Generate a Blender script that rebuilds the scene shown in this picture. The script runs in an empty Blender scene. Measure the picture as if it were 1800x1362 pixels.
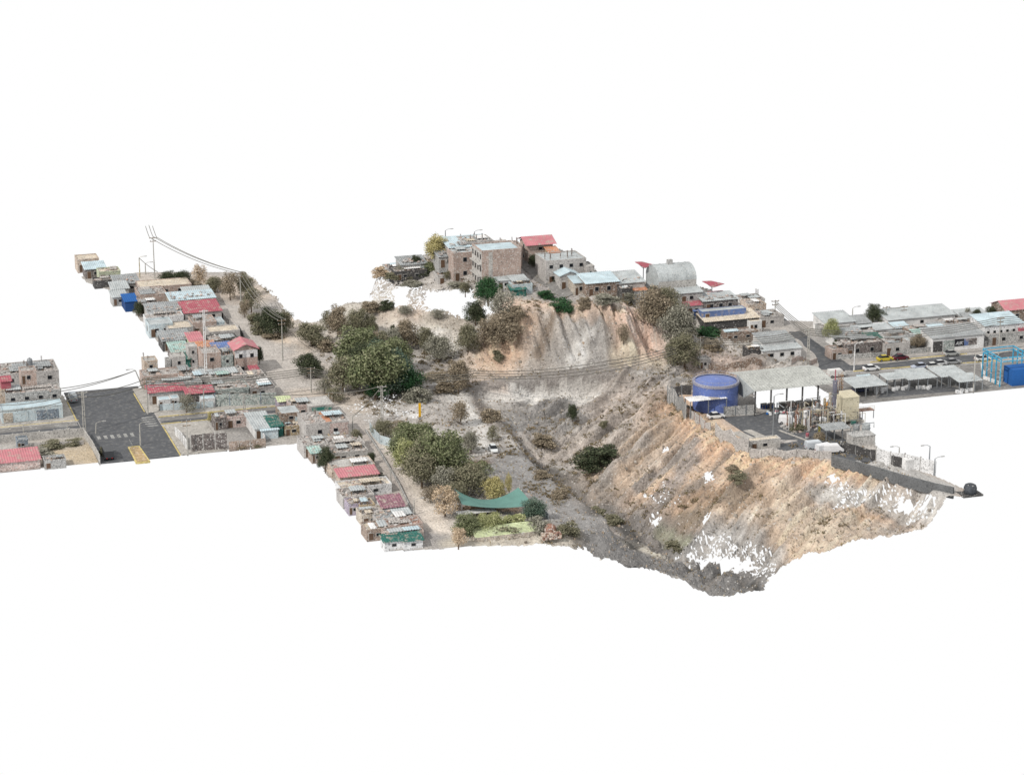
import bpy, math, random
import numpy as np

# ------------------------------------------------------------------ camera, world, sun
SC = bpy.context.scene
PIT = math.radians(17.0); DIST = 600.0; HFOV = math.radians(24.0); ANG = math.radians(18.0)
FPX = 900.0 / math.tan(HFOV / 2)                      # focal length in photo pixels (1800 wide)
CAM = np.array([0.0, -DIST * math.cos(PIT), DIST * math.sin(PIT)])
cd = bpy.data.cameras.new('camera'); cam = bpy.data.objects.new('camera', cd); SC.collection.objects.link(cam)
cam.location = CAM; cam.rotation_euler = (math.pi / 2 - PIT, 0, 0)
cd.sensor_fit = 'HORIZONTAL'; cd.angle = HFOV; cd.clip_start = 1.0; cd.clip_end = 6000
SC.camera = cam
w = bpy.data.worlds.new('World'); SC.world = w; w.use_nodes = True
bgn = w.node_tree.nodes['Background']; bgn.inputs[0].default_value = (1, 1, 1, 1); bgn.inputs[1].default_value = 1.0
SUN_EL = math.radians(42); SUN_AZ = math.radians(-136)  # azimuth of the sun seen from the scene, clockwise from +Y
sl = bpy.data.lights.new('sun', 'SUN'); sl.energy = 3.4; sl.angle = math.radians(0.6); sl.color = (1.0, 0.95, 0.88)
so = bpy.data.objects.new('sun', sl); SC.collection.objects.link(so)
so.rotation_euler = (math.pi / 2 - SUN_EL, 0, -SUN_AZ + math.pi)
vs = SC.view_settings; vs.view_transform = 'Standard'; vs.look = 'None'; vs.exposure = 0.0; vs.gamma = 1.0
SC.cycles.max_bounces = 5; SC.cycles.diffuse_bounces = 3; SC.cycles.transparent_max_bounces = 6

COL = SC.collection
rng = np.random.default_rng(7); random.seed(7)
cu, su = math.cos(ANG), math.sin(ANG)
def uv2xy(u, v): return u * cu - v * su, u * su + v * cu
def xy2uv(x, y): return x * cu + y * su, -x * su + y * cu
_f = np.array([0, math.cos(PIT), -math.sin(PIT)]); _up = np.array([0, math.sin(PIT), math.cos(PIT)])
def rayd(px, py): return _f + (px - 900) / FPX * np.array([1.0, 0, 0]) - (py - 681) / FPX * _up
def unproj(px, py, z):                                # a point of the photograph at height z -> plan (u, v)
    r = rayd(px, py); t = (z - CAM[2]) / r[2]; p = CAM + t * r
    return xy2uv(p[0], p[1])
def scale_at(u, v, z):
    x, y = uv2xy(u, v); return FPX / float(np.dot(np.array([x, y, z]) - CAM, _f))

# ------------------------------------------------------------------ terrain heights
CTRL = []
def c(z, *pts):
    for (px, py) in pts: u, v = unproj(px, py, z); CTRL.append((u, v, z))
for uu in np.arange(-150, -55, 14):
    for vv in np.arange(-30, 150, 18): CTRL.append((uu, vv, 0.0))
for vv in np.arange(-105, 150, 12): CTRL.append((-47, vv, 0.0)); CTRL.append((-60, vv, 0.0))
for uu in np.arange(86, 170, 14):
    for vv in np.arange(-44, 40, 14): CTRL.append((uu, vv, 0.0))
for uu in (40, 50, 62, 74): 
    for vv in (-20, -32, -44, -56): CTRL.append((uu, vv, 0.0))
for vv in (-62, -72, -84, -96, -105): CTRL.append((66 , vv, 0.0)); CTRL.append((74, vv, 0.0))
c(0, (1176, 690), (1215, 735), (1262, 775), (1310, 795), (1370, 806), (1480, 812), (1560, 838), (1640, 865), (1700, 872), (1440, 806))
c(0, (640, 560), (600, 640), (680, 650), (760, 660), (720, 700), (650, 740), (560, 600), (540, 640), (480, 560), (450, 500), (420, 470), (700, 780), (780, 850), (800, 900), (880, 930), (1000, 935), (960, 915), (880, 860))
c(-1, (830, 690), (820, 740), (790, 700), (850, 760), (860, 800), (820, 810))
c(-2.0, (900, 830), (940, 870), (985, 905), (1030, 935), (1060, 945))
c(-1.6, (922, 800), (960, 836), (1000, 868), (1040, 896))
c(0, (900, 655), (1000, 652), (1080, 655), (1150, 672), (840, 660), (1200, 655), (1260, 645))
c(-3.5, (890, 705), (930, 690), (1000, 685), (1070, 690)); c(-2, (1120, 690)); c(-6, (960, 740), (1010, 730)); c(-3, (905, 750)); c(-5, (925, 775))
c(-8.5, (936, 804)); c(-9.5, (966, 835)); c(-11, (1008, 872)); c(-12.5, (1048, 902)); c(-1.4, (880, 745), (900, 770)); c(-4.5, (905, 758), (925, 780));
c(-9.0, (950, 800), (1000, 790), (1000, 830)); c(-11, (1010, 860), (1050, 880)); c(-12.5, (1075, 905), (1110, 930)); c(-13.5, (1150, 945), (1190, 960))
c(-7, (1075, 790), (1060, 770)); c(-4, (1110, 740), (1130, 760)); c(-3, (1180, 765), (1215, 800)); c(-8, (1100, 840), (1130, 850)); c(-5, (1180, 830)); c(-10.5, (1130, 890)); c(-8.5, (1190, 900)); c(-4, (1260, 850)); c(-2, (1320, 830)); c(-5.5, (1320, 890)); c(-9, (1260, 930)); c(-6.5, (1330, 920)); c(-3, (1400, 850)); c(-5, (1450, 900)); c(-7, (1420, 930)); c(-3, (1520, 860)); c(-5.5, (1540, 905)); c(-6.5, (1590, 915)); c(-2.0, (1620, 870)); c(-13, (1270, 975)); c(-12, (1320, 960)); c(-10, (1350, 950))
c(-5, (1045, 980)); c(-6.8, (1100, 991)); c(-9.5, (1150, 1003)); c(-12, (1200, 1022)); c(-14.5, (1235, 1036)); c(-15.5, (1262, 1044)); c(-15.7, (1345, 1036)); c(-12.3, (1364, 1005)); c(-8.5, (1440, 968)); c(-7.4, (1580, 940)); c(-4.3, (1650, 908)); c(0, (1690, 872))
c(-9, (1100, 958), (1140, 968)); c(-13, (1190, 985), (1240, 1005)); c(-14.5, (1290, 1020), (1330, 1020))
# the hill
c(12, (900, 548), (960, 540), (1040, 545), (1100, 552)); c(10, (880, 560)); c(6, (900, 600), (960, 595), (1050, 600), (1090, 600), (860, 600)); c(2, (880, 632), (980, 630), (1060, 632)); c(8, (1140, 570)); c(3, (1140, 605))
c(12.6, (990, 522), (1080, 525), (930, 520), (870, 520)); c(14, (950, 490), (1040, 500)); c(16.5, (915, 455), (960, 470), (1020, 475)); c(13.5, (860, 500), (815, 498)); c(11.5, (740, 490), (680, 484), (720, 495), (780, 500), (660, 490)); c(13.5, (700, 468), (670, 474)); c(17.5, (850, 445), (780, 450), (920, 435)); c(18.5, (880, 425), (960, 430), (800, 432))
c(7, (690, 543)); c(6, (760, 560)); c(5.5, (820, 562)); c(7, (612, 530), (640, 532)); c(7.2, (666, 538)); c(5.6, (590, 541)); c(2.8, (573, 558)); c(5, (640, 560), (700, 565)); c(-.3, (900, 664), (1000, 660), (950, 662)); c(-4, (900, 686), (960, 684), (1020, 683)); c(2.5, (590, 578), (680, 580), (740, 600)); c(1, (800, 620), (700, 620)); c(5, (840, 575))
c(12, (1130, 505), (1180, 510)); c(13, (1140, 480), (1220, 500)); c(8, (1210, 545), (1180, 545)); c(5, (1230, 575), (1300, 560)); c(3, (1300, 590), (1360, 580), (1230, 610), (1180, 610)); c(7, (1300, 530), (1260, 515)); c(3, (1380, 560)); c(1.0, (1300, 625), (1250, 635), (1330, 640), (1180, 640)); c(2, (1340, 610))
CT = np.array(CTRL); _r = np.hypot(CT[:, None, 0] - CT[None, :, 0], CT[:, None, 1] - CT[None, :, 1])
_K = np.sqrt(_r * _r + 3.0); _wt = np.linalg.solve(_K + np.eye(len(CT)) * -0.25, CT[:, 2])
def rbf(u, v):
    u = np.asarray(u, float); v = np.asarray(v, float); out = np.zeros(u.size); uf = u.ravel(); vf = v.ravel()
    for i in range(0, u.size, 20000):
        r2 = (uf[i:i+20000, None] - CT[None, :, 0]) ** 2 + (vf[i:i+20000, None] - CT[None, :, 1]) ** 2
        out[i:i+20000] = np.sqrt(r2 + 3.0) @ _wt
    return out.reshape(u.shape)
CU_ = np.arange(-156, 168, 1.0); CV_ = np.arange(-112, 156, 1.0); CB_ = rbf(*np.meshgrid(CU_, CV_))
def base_h(u, v):
    x = np.clip(u - CU_[0], 0, len(CU_) - 1.01); y = np.clip(v - CV_[0], 0, len(CV_) - 1.01); i = x.astype(int); j = y.astype(int); a = x - i; b = y - j
    return (CB_[j, i] * (1 - a) + CB_[j, i + 1] * a) * (1 - b) + (CB_[j + 1, i] * (1 - a) + CB_[j + 1, i + 1] * a) * b
def sstep(a, b, x): t = np.clip((x - a) / (b - a), 0, 1); return t * t * (3 - 2 * t)
_perm = rng.random((256, 256))
def vnoise(x, y):
    xi = np.floor(x).astype(int); yi = np.floor(y).astype(int); fx = x - xi; fy = y - yi
    fx = fx * fx * (3 - 2 * fx); fy = fy * fy * (3 - 2 * fy)
    g = lambda a, b: _perm[a % 256, b % 256]
    return (g(xi, yi) * (1 - fx) + g(xi + 1, yi) * fx) * (1 - fy) + (g(xi, yi + 1) * (1 - fx) + g(xi + 1, yi + 1) * fx) * fy
def fbm(x, y, o=4):
    s = 0; a = 0.5
    for k in range(o): s = s + a * vnoise(x * 2 ** k + 17.3 * k, y * 2 ** k + 5.1 * k); a *= 0.5
    return s
def streaks(u, v):                                     # erosion gullies: one set runs down the bank, one down the hill face
    r1 = np.abs(fbm((-u * 0.53 + v * 0.85) * 0.30 + 9 + .6 * fbm(u * .1, v * .1, 2), (u * 0.85 + v * 0.53) * 0.035, 4) - 0.47) * 5 - .6
    r2 = np.abs(fbm(u * 0.30 + 31 + .5 * fbm(u * .1, v * .1 + 5, 2), v * 0.04, 4) - 0.47) * 5 - .6
    return r1, r2
def track(u, v):                                       # levelled cart track across the head of the ravine
    vc = 6.5 + 1.2 * np.sin(u * .13); k = (1 - sstep(2.0, 3.2, np.abs(v - vc))) * sstep(-32, -26, u) * (1 - sstep(34, 40, u)); return (k, vc)
def flatmask(u, v):                                   # 1 on the built-up terraces, roads and yards
    m = 1 - sstep(-44, -36, u)
    m = np.maximum(m, sstep(76, 79.5, u) * 1.0)
    m = np.maximum(m, sstep(36, 40, u) * (1 - sstep(-19, -15, v)) * (1 - (1 - sstep(-63, -59, v)) * (1 - sstep(62, 66, u))))
    return m
def height(u, v):
    u = np.asarray(u, float); v = np.asarray(v, float)
    b = base_h(u, v); m = flatmask(u, v); hill = sstep(12, 14, b) * sstep(24, 30, v)
    n = (fbm(u * 0.12, v * 0.12, 5) - 0.47) * 2.2
    bank = sstep(-5, 8, u) * (1 - sstep(0, 8, v)) * (1 - m) * (.25 + .75 * sstep(-107, -97, v))
    face = sstep(1, 4, b) * sstep(2, 6, v) * (1 - sstep(24, 32, v)) * sstep(-12, 0, u)
    g1, g2 = streaks(u, v)
    fine = (fbm(u * 0.9, v * 0.9, 3) - 0.43) * 0.7 + (fbm(u * 2.3 + 4, v * 2.3, 2) - .37) * .5
    rough = 1 + .8 * sstep(-3, -8, b)
    z = b + (1 - m) * (n * (1 - 0.5 * hill) * (1 - face * .6) * (1 - .4 * bank) + g1 * 2.7 * bank * (.55 + .9 * fbm(u * .06 + 3, v * .06, 2)) + g2 * 2.1 * face * (.4 + 1.2 * fbm(u * .09, v * .09 + 8, 2)) + fine * rough)
    z = np.where((u > 18) & (v < -12), np.minimum(z, .02 + 0 * z), z)
    uc = np.interp(v, [-92, -85.6, -74.9, -61.8, -46.6, -23.1, -12], [-8.7, -9.7, -11.2, -12, -12.1, -10.4, -9]) + .7 * (fbm(v * .3, v * .05 + 3, 3) - .45); zf = np.interp(v, [-107, -83, -57, -45, -28, -16], [-15.5, -13.5, -12, -10.8, -9, -5])
    on = sstep(-99, -90, v) * (1 - sstep(-22, -12, v)); zc = -1.5 + .25 * (fbm(u * .5, v * .5, 3) - .45)
    near = on * (1 - sstep(4, 11, uc - u)) * (u <= uc); z = z * (1 - near) + near * zc
    us = np.interp(v, [-108, -95, -80, -68, -57, -45, -28, -18], [11, 9, 6, 3, .9, -1.5, -4.4, -6]) + .8 * np.sin(v * .35); z = z - 1.3 * (1 - sstep(.4, 2.6, np.abs(u - us))) * (1 - sstep(-24, -16, v)) * sstep(-106, -97, v)
    low = np.minimum(z, zc - (zc - zf) * sstep(0, 5.5, u - uc) + .6 * (fbm(u * .4, v * .4, 3) - .45)); z = np.where((u > uc) & (u < us + 2), z * (1 - on) + on * low, z)
    t = track(u, v); z = z * (1 - t[0]) + t[0] * (.25 * (fbm(u * .6, v * .6, 2) - .4))
    ve = t[1] - 2.9 + 1.6 * (fbm(u * .22, u * .02 + 5, 3) - .45); q = sstep(-12, -6, u) * (1 - sstep(20, 28, u)) * (v < ve) * (v > ve - 16)
    cut = -3.4 * sstep(0, 1.8, ve - v) + .9 * (fbm(u * .7, v * .5 + 2, 3) - .45); z = np.where(q > 0, z * (1 - q) + q * np.minimum(z, cut), z)
    return z * (1 - m) + m * (b * 0.15 * (u > 0) + 0.0)
def hz(u, v): return float(hfast(np.array([u]), np.array([v]))[0])
def hfast(u, v):
    x = np.clip((u - GU[0]) / STEP, 0, len(GU) - 1.01); y = np.clip((v - GV[0]) / STEP, 0, len(GV) - 1.01)
    i = x.astype(int); j = y.astype(int); a = x - i; b = y - j
    return (ZZ[j, i] * (1 - a) + ZZ[j, i + 1] * a) * (1 - b) + (ZZ[j + 1, i] * (1 - a) + ZZ[j + 1, i + 1] * a) * b
STEP = 0.36
GU = np.arange(-152, 162, STEP); GV = np.arange(-108, 150, STEP)
UU, VV = np.meshgrid(GU, GV); ZZ = height(UU, VV)
def hit(px, py, t0=440.0, t1=800.0):                  # where the line of sight meets the ground
    r = rayd(px, py); t = np.linspace(t0, t1, 721); p = CAM[None] + t[:, None] * r[None]
    u, v = xy2uv(p[:, 0], p[:, 1]); d = p[:, 2] - hfast(u, v)
    k = np.argmax(d < 0) if (d < 0).any() else len(t) - 1
    if k == 0: k = 1
    a = d[k-1] / (d[k-1] - d[k] + 1e-9); a = min(max(a, 0), 1); q = p[k-1] * (1 - a) + p[k] * a
    uu, vv = xy2uv(q[0], q[1]); return float(uu), float(vv), float(q[2])

# ------------------------------------------------------------------ mesh helpers
class MB:
    def __init__(s): s.v = []; s.f = []
    def box(s, x0, x1, y0, y1, z0, z1):
        b = len(s.v); s.v += [(x0,y0,z0),(x1,y0,z0),(x1,y1,z0),(x0,y1,z0),(x0,y0,z1),(x1,y0,z1),(x1,y1,z1),(x0,y1,z1)]
        s.f += [(b,b+3,b+2,b+1),(b+4,b+5,b+6,b+7),(b,b+1,b+5,b+4),(b+1,b+2,b+6,b+5),(b+2,b+3,b+7,b+6),(b+3,b,b+4,b+7)]; return s
    def poly(s, pts, f=None):
        b = len(s.v); s.v += [tuple(p) for p in pts]; s.f.append(tuple(range(b, b + len(pts)))); return s
    def prism(s, pts, d):                             # closed polygon pts extruded by vector d
        b = len(s.v); n = len(pts); s.v += [tuple(p) for p in pts] + [tuple(p[i] + d[i] for i in range(3)) for p in pts]
        s.f.append(tuple(range(b + n - 1, b - 1, -1))); s.f.append(tuple(range(b + n, b + 2 * n)))
        for i in range(n): j = (i + 1) % n; s.f.append((b + i, b + j, b + n + j, b + n + i))
        return s
    def tube(s, pts, r, n=6, cap=True):
        b = len(s.v); R = r if isinstance(r, (list, tuple)) else [r] * len(pts)
        P = np.array(pts, float)
        for i in range(len(P)):
            t = P[min(i + 1, len(P) - 1)] - P[max(i - 1, 0)]; t = t / (np.linalg.norm(t) + 1e-9)
            a = np.array([1.0, 0, 0]) if abs(t[2]) > 0.9 else np.array([0, 0, 1.0])
            e1 = np.cross(t, a); e1 /= np.linalg.norm(e1); e2 = np.cross(t, e1)
            for k in range(n): q = P[i] + R[i] * (math.cos(6.28318 * k / n) * e1 + math.sin(6.28318 * k / n) * e2); s.v.append(tuple(q))
        for i in range(len(P) - 1):
            for k in range(n): k2 = (k + 1) % n; s.f.append((b+i*n+k, b+i*n+k2, b+(i+1)*n+k2, b+(i+1)*n+k))
        if cap: s.f.append(tuple(range(b + n - 1, b - 1, -1))); e = b + (len(P) - 1) * n; s.f.append(tuple(range(e, e + n)))
        return s
    def lathe(s, prof, n=24, cx=0, cy=0):
        b = len(s.v)
        for (r, z) in prof:
            for k in range(n): s.v.append((cx + r * math.cos(6.28318 * k / n), cy + r * math.sin(6.28318 * k / n), z))
        for i in range(len(prof) - 1):
            for k in range(n): k2 = (k + 1) % n; s.f.append((b+i*n+k, b+i*n+k2, b+(i+1)*n+k2, b+(i+1)*n+k))
        return s
    def mesh(s, name, m):
        me = bpy.data.meshes.new(name); me.from_pydata(s.v, [], s.f); me.update()
        if m: me.materials.append(m)
        return me
    def build(s, name, m, parent=None, loc=None, rot=None, smooth=False):
        me = s.mesh(name, m)
        if smooth: me.polygons.foreach_set('use_smooth', [True] * len(me.polygons))
        return link(name, me, parent, loc, rot)
def link(name, me, parent=None, loc=None, rot=None):
    o = bpy.data.objects.new(name, me); COL.objects.link(o)
    if parent: o.parent = parent
    if loc is not None: o.location = loc
    if rot is not None: o.rotation_euler = rot
    return o
def tag(o, label, cat=None, group=None, kind=None):
    if label: o['label'] = label
    if cat: o['category'] = cat
    if group: o['group'] = group
    if kind: o['kind'] = kind
    return o
def empty(name, u, v, z, rz=0.0):
    o = bpy.data.objects.new(name, None); COL.objects.link(o); x, y = uv2xy(u, v)
    o.location = (x, y, z); o.rotation_euler = (0, 0, ANG + rz); o.empty_display_size = 0.5; return o
def copy_tree(o, parent=None):
    k = o.copy(); COL.objects.link(k); k.parent = parent
    for ch in list(o.children): copy_tree(ch, k)
    return k

# ------------------------------------------------------------------ materials
MATS = {}
def srgb(r, g, b, k=1.0):
    f = lambda x: ((x / 255 + 0.055) / 1.055) ** 2.4 if x > 10 else x / 255 / 12.92
    return (f(r) * k, f(g) * k, f(b) * k)
def mat(name, col, rough=0.9, spk=0.35, light=0.25, dark=0.25, cell=3.2, patch=0.35, bump=0.0, metal=0.0, attr=None, stain=None):
    """patchy weathered surface: broad blotches, fine grains of lighter and darker grit"""
    if name in MATS: return MATS[name]
    m = bpy.data.materials.new(name); m.use_nodes = True; nt = m.node_tree; N = nt.nodes; L = nt.links
    bs = N['Principled BSDF']; bs.inputs['Roughness'].default_value = rough; bs.inputs['Metallic'].default_value = metal
    try: bs.inputs['Specular IOR Level'].default_value = 0.25
    except Exception: pass
    g = N.new('ShaderNodeNewGeometry')
    if attr:
        ca = N.new('ShaderNodeAttribute'); ca.attribute_name = attr; base = ca.outputs['Color']
    else:
        rg = N.new('ShaderNodeRGB'); rg.outputs[0].default_value = (*col, 1); base = rg.outputs[0]
    def mix(kind, a, b, fac):
        x = N.new('ShaderNodeMix'); x.data_type = 'RGBA'; x.blend_type = kind; x.clamp_result = False
        for sck, val in ((x.inputs[0], fac), (x.inputs[6], a), (x.inputs[7], b)):
            if hasattr(val, 'links'): L.new(val, sck)
            elif isinstance(val, tuple): sck.default_value = (*val, 1)
            else: sck.default_value = val
        return x.outputs[2]
    def ramp(src, stops):
        r = N.new('ShaderNodeValToRGB'); L.new(src, r.inputs[0]); e = r.color_ramp.elements
        e[0].position, e[0].color = stops[0][0], (*([stops[0][1]] * 3), 1); e[1].position, e[1].color = stops[1][0], (*([stops[1][1]] * 3), 1)
        for p, val in stops[2:]: q = e.new(p); q.color = (val, val, val, 1)
        return r.outputs[0]
    n1 = N.new('ShaderNodeTexNoise'); n1.inputs['Scale'].default_value = 0.35; n1.inputs['Detail'].default_value = 6; L.new(g.outputs['Position'], n1.inputs['Vector'])
    colr = mix('MULTIPLY', base, ramp(n1.outputs[0], [(0.3, 1 - patch), (0.72, 1 + patch * 0.7)]), 1.0)
    if stain:
        n2 = N.new('ShaderNodeTexNoise'); n2.inputs['Scale'].default_value = 0.9; n2.inputs['Detail'].default_value = 8; L.new(g.outputs['Position'], n2.inputs['Vector'])
        colr = mix('MIX', colr, stain, ramp(n2.outputs[0], [(0.52, 0.0), (0.66, 0.75)]))
    if spk > 0:
        vo = N.new('ShaderNodeTexVoronoi'); vo.inputs['Scale'].default_value = cell; L.new(g.outputs['Position'], vo.inputs['Vector'])
        sep = N.new('ShaderNodeSeparateColor'); L.new(vo.outputs['Color'], sep.inputs[0])
        colr = mix('MULTIPLY', colr, ramp(sep.outputs[0], [(0.0, 1 - spk), (1.0, 1 + spk)]), 1.0)
        if light > 0: colr = mix('MIX', colr, (0.5, 0.49, 0.47), ramp(sep.outputs[1], [(1 - light - .02, 0.0), (1 - light + .02, 0.72)]))
        if dark > 0: colr = mix('MIX', colr, (0.02, 0.02, 0.022), ramp(sep.outputs[2], [(1 - dark * .8 - .02, 0.0), (1 - dark * .8 + .02, 0.55)]))
    L.new(colr, bs.inputs['Base Color'])
    if bump:
        nb = N.new('ShaderNodeTexNoise'); nb.inputs['Scale'].default_value = 1.6; nb.inputs['Detail'].default_value = 8; L.new(g.outputs['Position'], nb.inputs['Vector'])
        bp = N.new('ShaderNodeBump'); bp.inputs['Strength'].default_value = bump; bp.inputs['Distance'].default_value = 0.5; L.new(nb.outputs[0], bp.inputs['Height']); L.new(bp.outputs[0], bs.inputs['Normal'])
    MATS[name] = m; return m
def plain(name, col, rough=0.6, metal=0.0, spec=0.4): 
    if name in MATS: return MATS[name]
    return mat(name, col, rough, 0.08, 0.0, 0.0, 4, 0.15, metal=metal)
# ------------------------------------------------------------------ the ground sheet
# outline of the surveyed ground, corner by corner: (photo x, photo y, height)
OUT = [(-160,846,0),(530,779,0),(683,968,0),(760,966,0),(1010,946,0),(1030,966,-3.4),(1045,980,-5),(1075,986,-6),(1100,991,-6.8),(1150,1003,-9.5),(1200,1022,-12),(1235,1037,-14.5),(1262,1044,-15.5),(1345,1036,-15.7),(1353,1018,-14),(1364,1005,-12.3),(1400,985,-10.5),(1440,968,-8.5),(1510,955,-8),(1580,940,-7.4),(1625,926,-6),(1650,908,-4.3),(1668,888,-2.2),(1690,873,0),(1718,871,0),(1690,857,0),(1650,838,0),(1548,803,0),(1538,772,0),(1520,742,0),(1508,710,0),(1880,673,0),(1880,545,0),(1600,552,0),(1440,566,0),(1372,548,3),(1300,530,7),(1250,512,8),(1200,497,13),(1130,490,13),(1050,475,16),(985,438,18),(920,424,18.5),(860,422,18.5),(780,428,18.5),(740,440,17.5),(700,457,15),(655,478,13),(648,492,11.5),(655,515,10),(664,534,7.4),(640,528,7.2),(610,527,7.2),(590,538,5.8),(572,556,3),(540,560,1.5),(515,556,0.5),(470,510,0),(430,478,0),(330,478,0),(250,478,0),(200,484,0),(140,486,0),(150,496,0),(195,512,0),(225,540,0),(262,580,0),(300,632,0),(318,645,0),(258,668,0),(250,688,0),(115,692,0),(112,716,0),(-160,742,0)]
OUTUV = np.array([unproj(a, b, z) for a, b, z in OUT])
def inpoly(poly, u, v):
    r = np.zeros(u.shape, bool); n = len(poly)
    for i in range(n):
        x0, y0 = poly[i]; x1, y1 = poly[(i + 1) % n]
        if y0 == y1: continue
        cnd = ((y0 > v) != (y1 > v)) & (u < (x1 - x0) * (v - y0) / (y1 - y0) + x0); r ^= cnd
    return r
JU = UU + 0.9 * (fbm(UU * 0.35, VV * 0.35, 3) - 0.44); JV = VV + 0.9 * (fbm(UU * 0.35 + 50, VV * 0.35, 3) - 0.44)
KEEP = inpoly(OUTUV, JU, JV)
# gaps in the ground: (photo polygon, edge raggedness)
HOLES = [([(1215,982),(1262,972),(1296,976),(1334,998),(1340,1008),(1305,1000),(1262,990),(1225,988)], 1.6),
 ([(1576,878),(1600,880),(1598,908),(1580,900)], 1.0),([(1612,884),(1640,892),(1640,902),(1610,908)], 1.0),
 ([(742,510),(800,505),(832,516),(830,548),(796,554),(742,540)], 1.2), ([(690,503),(716,506),(716,537),(692,538)], 1.0),
 ([(846,536),(862,533),(862,552),(850,556)], .8), ([(665,490),(690,487),(740,497),(735,500),(690,497)], .8), ([(770,480),(782,492),(766,494)], .6), ([(800,488),(815,488),(812,502),(796,500)], .6),
 ([(1240,832),(1250,830),(1250,846),(1240,848)], .5), ([(1145,913),(1158,908),(1158,920),(1148,926)], .5), ([(1236,905),(1248,906),(1247,916),(1238,914)], .4), ([(1165,788),(1176,786),(1175,794),(1166,795)], .4),
 ([(1455,838),(1470,836),(1472,844),(1460,846)], .4),
 ([(1326,686),(1430,678),(1462,696),(1446,712),(1330,717)], .2), ([(586,806),(634,806),(632,814),(588,815)], .2), ([(265,697),(290,693),(310,697),(278,705),(268,712)], .5), ([(331,647),(350,640),(356,648),(330,656)], .4),
 ([(668,878),(680,876),(686,882),(664,883)], .2), ([(252,690),(256,690),(256,694),(252,693)], .2)]
HM = np.zeros(UU.shape)
for pts, rag in HOLES:
    q = np.array([hit(a, b)[:2] for a, b in pts]); c0 = q.mean(0)
    wob = rag * 2.2
    near = (np.abs(UU - c0[0]) < 40) & (np.abs(VV - c0[1]) < 40)
    nu = UU[near]; nv = VV[near]
    inn = np.zeros(nu.shape)
    for k in range(6):
        inn += inpoly(q, nu + wob * (rng.random(nu.shape) - .5) + wob * .8 * (vnoise(nu * .5, nv * .5) - .5), nv + wob * (rng.random(nu.shape) - .5) + wob * .8 * (vnoise(nu * .5 + 9, nv * .5) - .5))
    HM[near] = np.maximum(HM[near], np.where(inn / 6 > .7, 1.0, inn / 6))
# sparse, gap-toothed ground round those openings
def sparse(pts, dens, soft):
    q = np.array([hit(a, b)[:2] for a, b in pts]); jit = soft
    a = inpoly(q, UU + jit * (vnoise(UU * .4, VV * .4) - .5) * 2, VV + jit * (vnoise(UU * .4 + 7, VV * .4) - .5) * 2)
    HM[a] = np.maximum(HM[a], dens)
sparse([(1180,975),(1290,948),(1345,960),(1362,1000),(1345,1020),(1280,1000),(1210,990)], .27, 2)
sparse([(1462,842),(1490,848),(1580,858),(1640,868),(1652,900),(1600,912),(1540,896),(1460,890)], .24, 2)
sparse([(690,495),(840,505),(835,552),(760,552),(690,540)], .30, 1)
sparse([(650,492),(690,492),(690,540),(652,530)], .40, 1)
sparse([(600,715),(680,690),(735,705),(735,735),(680,730),(640,745)], .10, 1)
sparse([(1130,868),(1165,850),(1200,880),(1160,925)], .08, 1)
DROP = rng.random(UU.shape) < HM
OK = KEEP & (HM < .9)
# soil colours: brush strokes of different earth, a few with shade painted in, laid over each other (photo points -> places on the ground)
S = lambda r, g, b: 0.82 * (np.array(srgb(r, g, b)) * .74 + .26 * sum(srgb(r, g, b)) / 3)
SOIL = np.zeros(UU.shape + (3,)); SOIL[:] = S(172, 166, 160)
FB = fbm(UU * .25, VV * .25, 4) - .47
def paint(col, rad, pts, amt=1.0, q=.5):
    P = np.array([hit(a, b)[:2] for a, b in pts]); R = rad * (1.6 + q) + 1
    i0, i1 = np.searchsorted(GU, [P[:, 0].min() - R, P[:, 0].max() + R]); j0, j1 = np.searchsorted(GV, [P[:, 1].min() - R, P[:, 1].max() + R])
    sl_ = (slice(j0, j1), slice(i0, i1)); U_, V_ = UU[sl_], VV[sl_]
    if U_.size == 0: return
    d = np.hypot(U_ - P[0, 0], V_ - P[0, 1])
    for i in range(len(P) - 1):
        a = P[i]; e = P[i + 1] - a; t = np.clip(((U_ - a[0]) * e[0] + (V_ - a[1]) * e[1]) / (e @ e + 1e-6), 0, 1)
        d = np.minimum(d, np.hypot(U_ - a[0] - t * e[0], V_ - a[1] - t * e[1]))
    k = np.clip(amt * np.clip(1.5 - d / rad + q * 2 * np.roll(FB, int(rad * 37 + amt * 90), 1)[sl_], 0, 1), 0, 1)[..., None]
    SOIL[sl_] = SOIL[sl_] * (1 - k) + np.array(S(*col)) * k
# right bank
paint((205,172,142), 9, [(1190,720),(1240,770),(1300,810),(1400,830),(1500,840),(1600,860),(1680,875)])
paint((208,176,146), 10, [(1250,790),(1180,850),(1110,885)]); paint((200,168,140), 7, [(1320,830),(1260,880),(1200,920)])
paint((184,160,136), 8, [(1170,740),(1110,790),(1070,840)]); paint((190,165,140), 8, [(1400,880),(1500,920),(1440,950)]); paint((196,168,140), 7, [(1350,950),(1420,970)]); paint((196,176,154), 8, [(1400,900),(1470,930)], .7)
paint((214,190,166), 4, [(1240,935),(1300,905)], .9); paint((226,214,200), 1.6, [(1262,935),(1308,905)], .8)
paint((150,125,98), 3.5, [(1290,850),(1330,870),(1300,890),(1250,870)], .8); paint((140,120,92), 3, [(1240,905),(1190,930)], .7); paint((158,130,104), 4, [(1480,880),(1440,870)], .7); paint((150,122,95), 3, [(1200,880),(1230,860)], .6)
paint((212,165,120), 2.6, [(1500,892),(1560,905),(1600,920),(1640,915)], 1); paint((212,170,128), 3.2, [(1470,838),(1560,850),(1650,872)], .9); paint((175,160,148), 4, [(1360,815),(1410,835)], .9)
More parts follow.
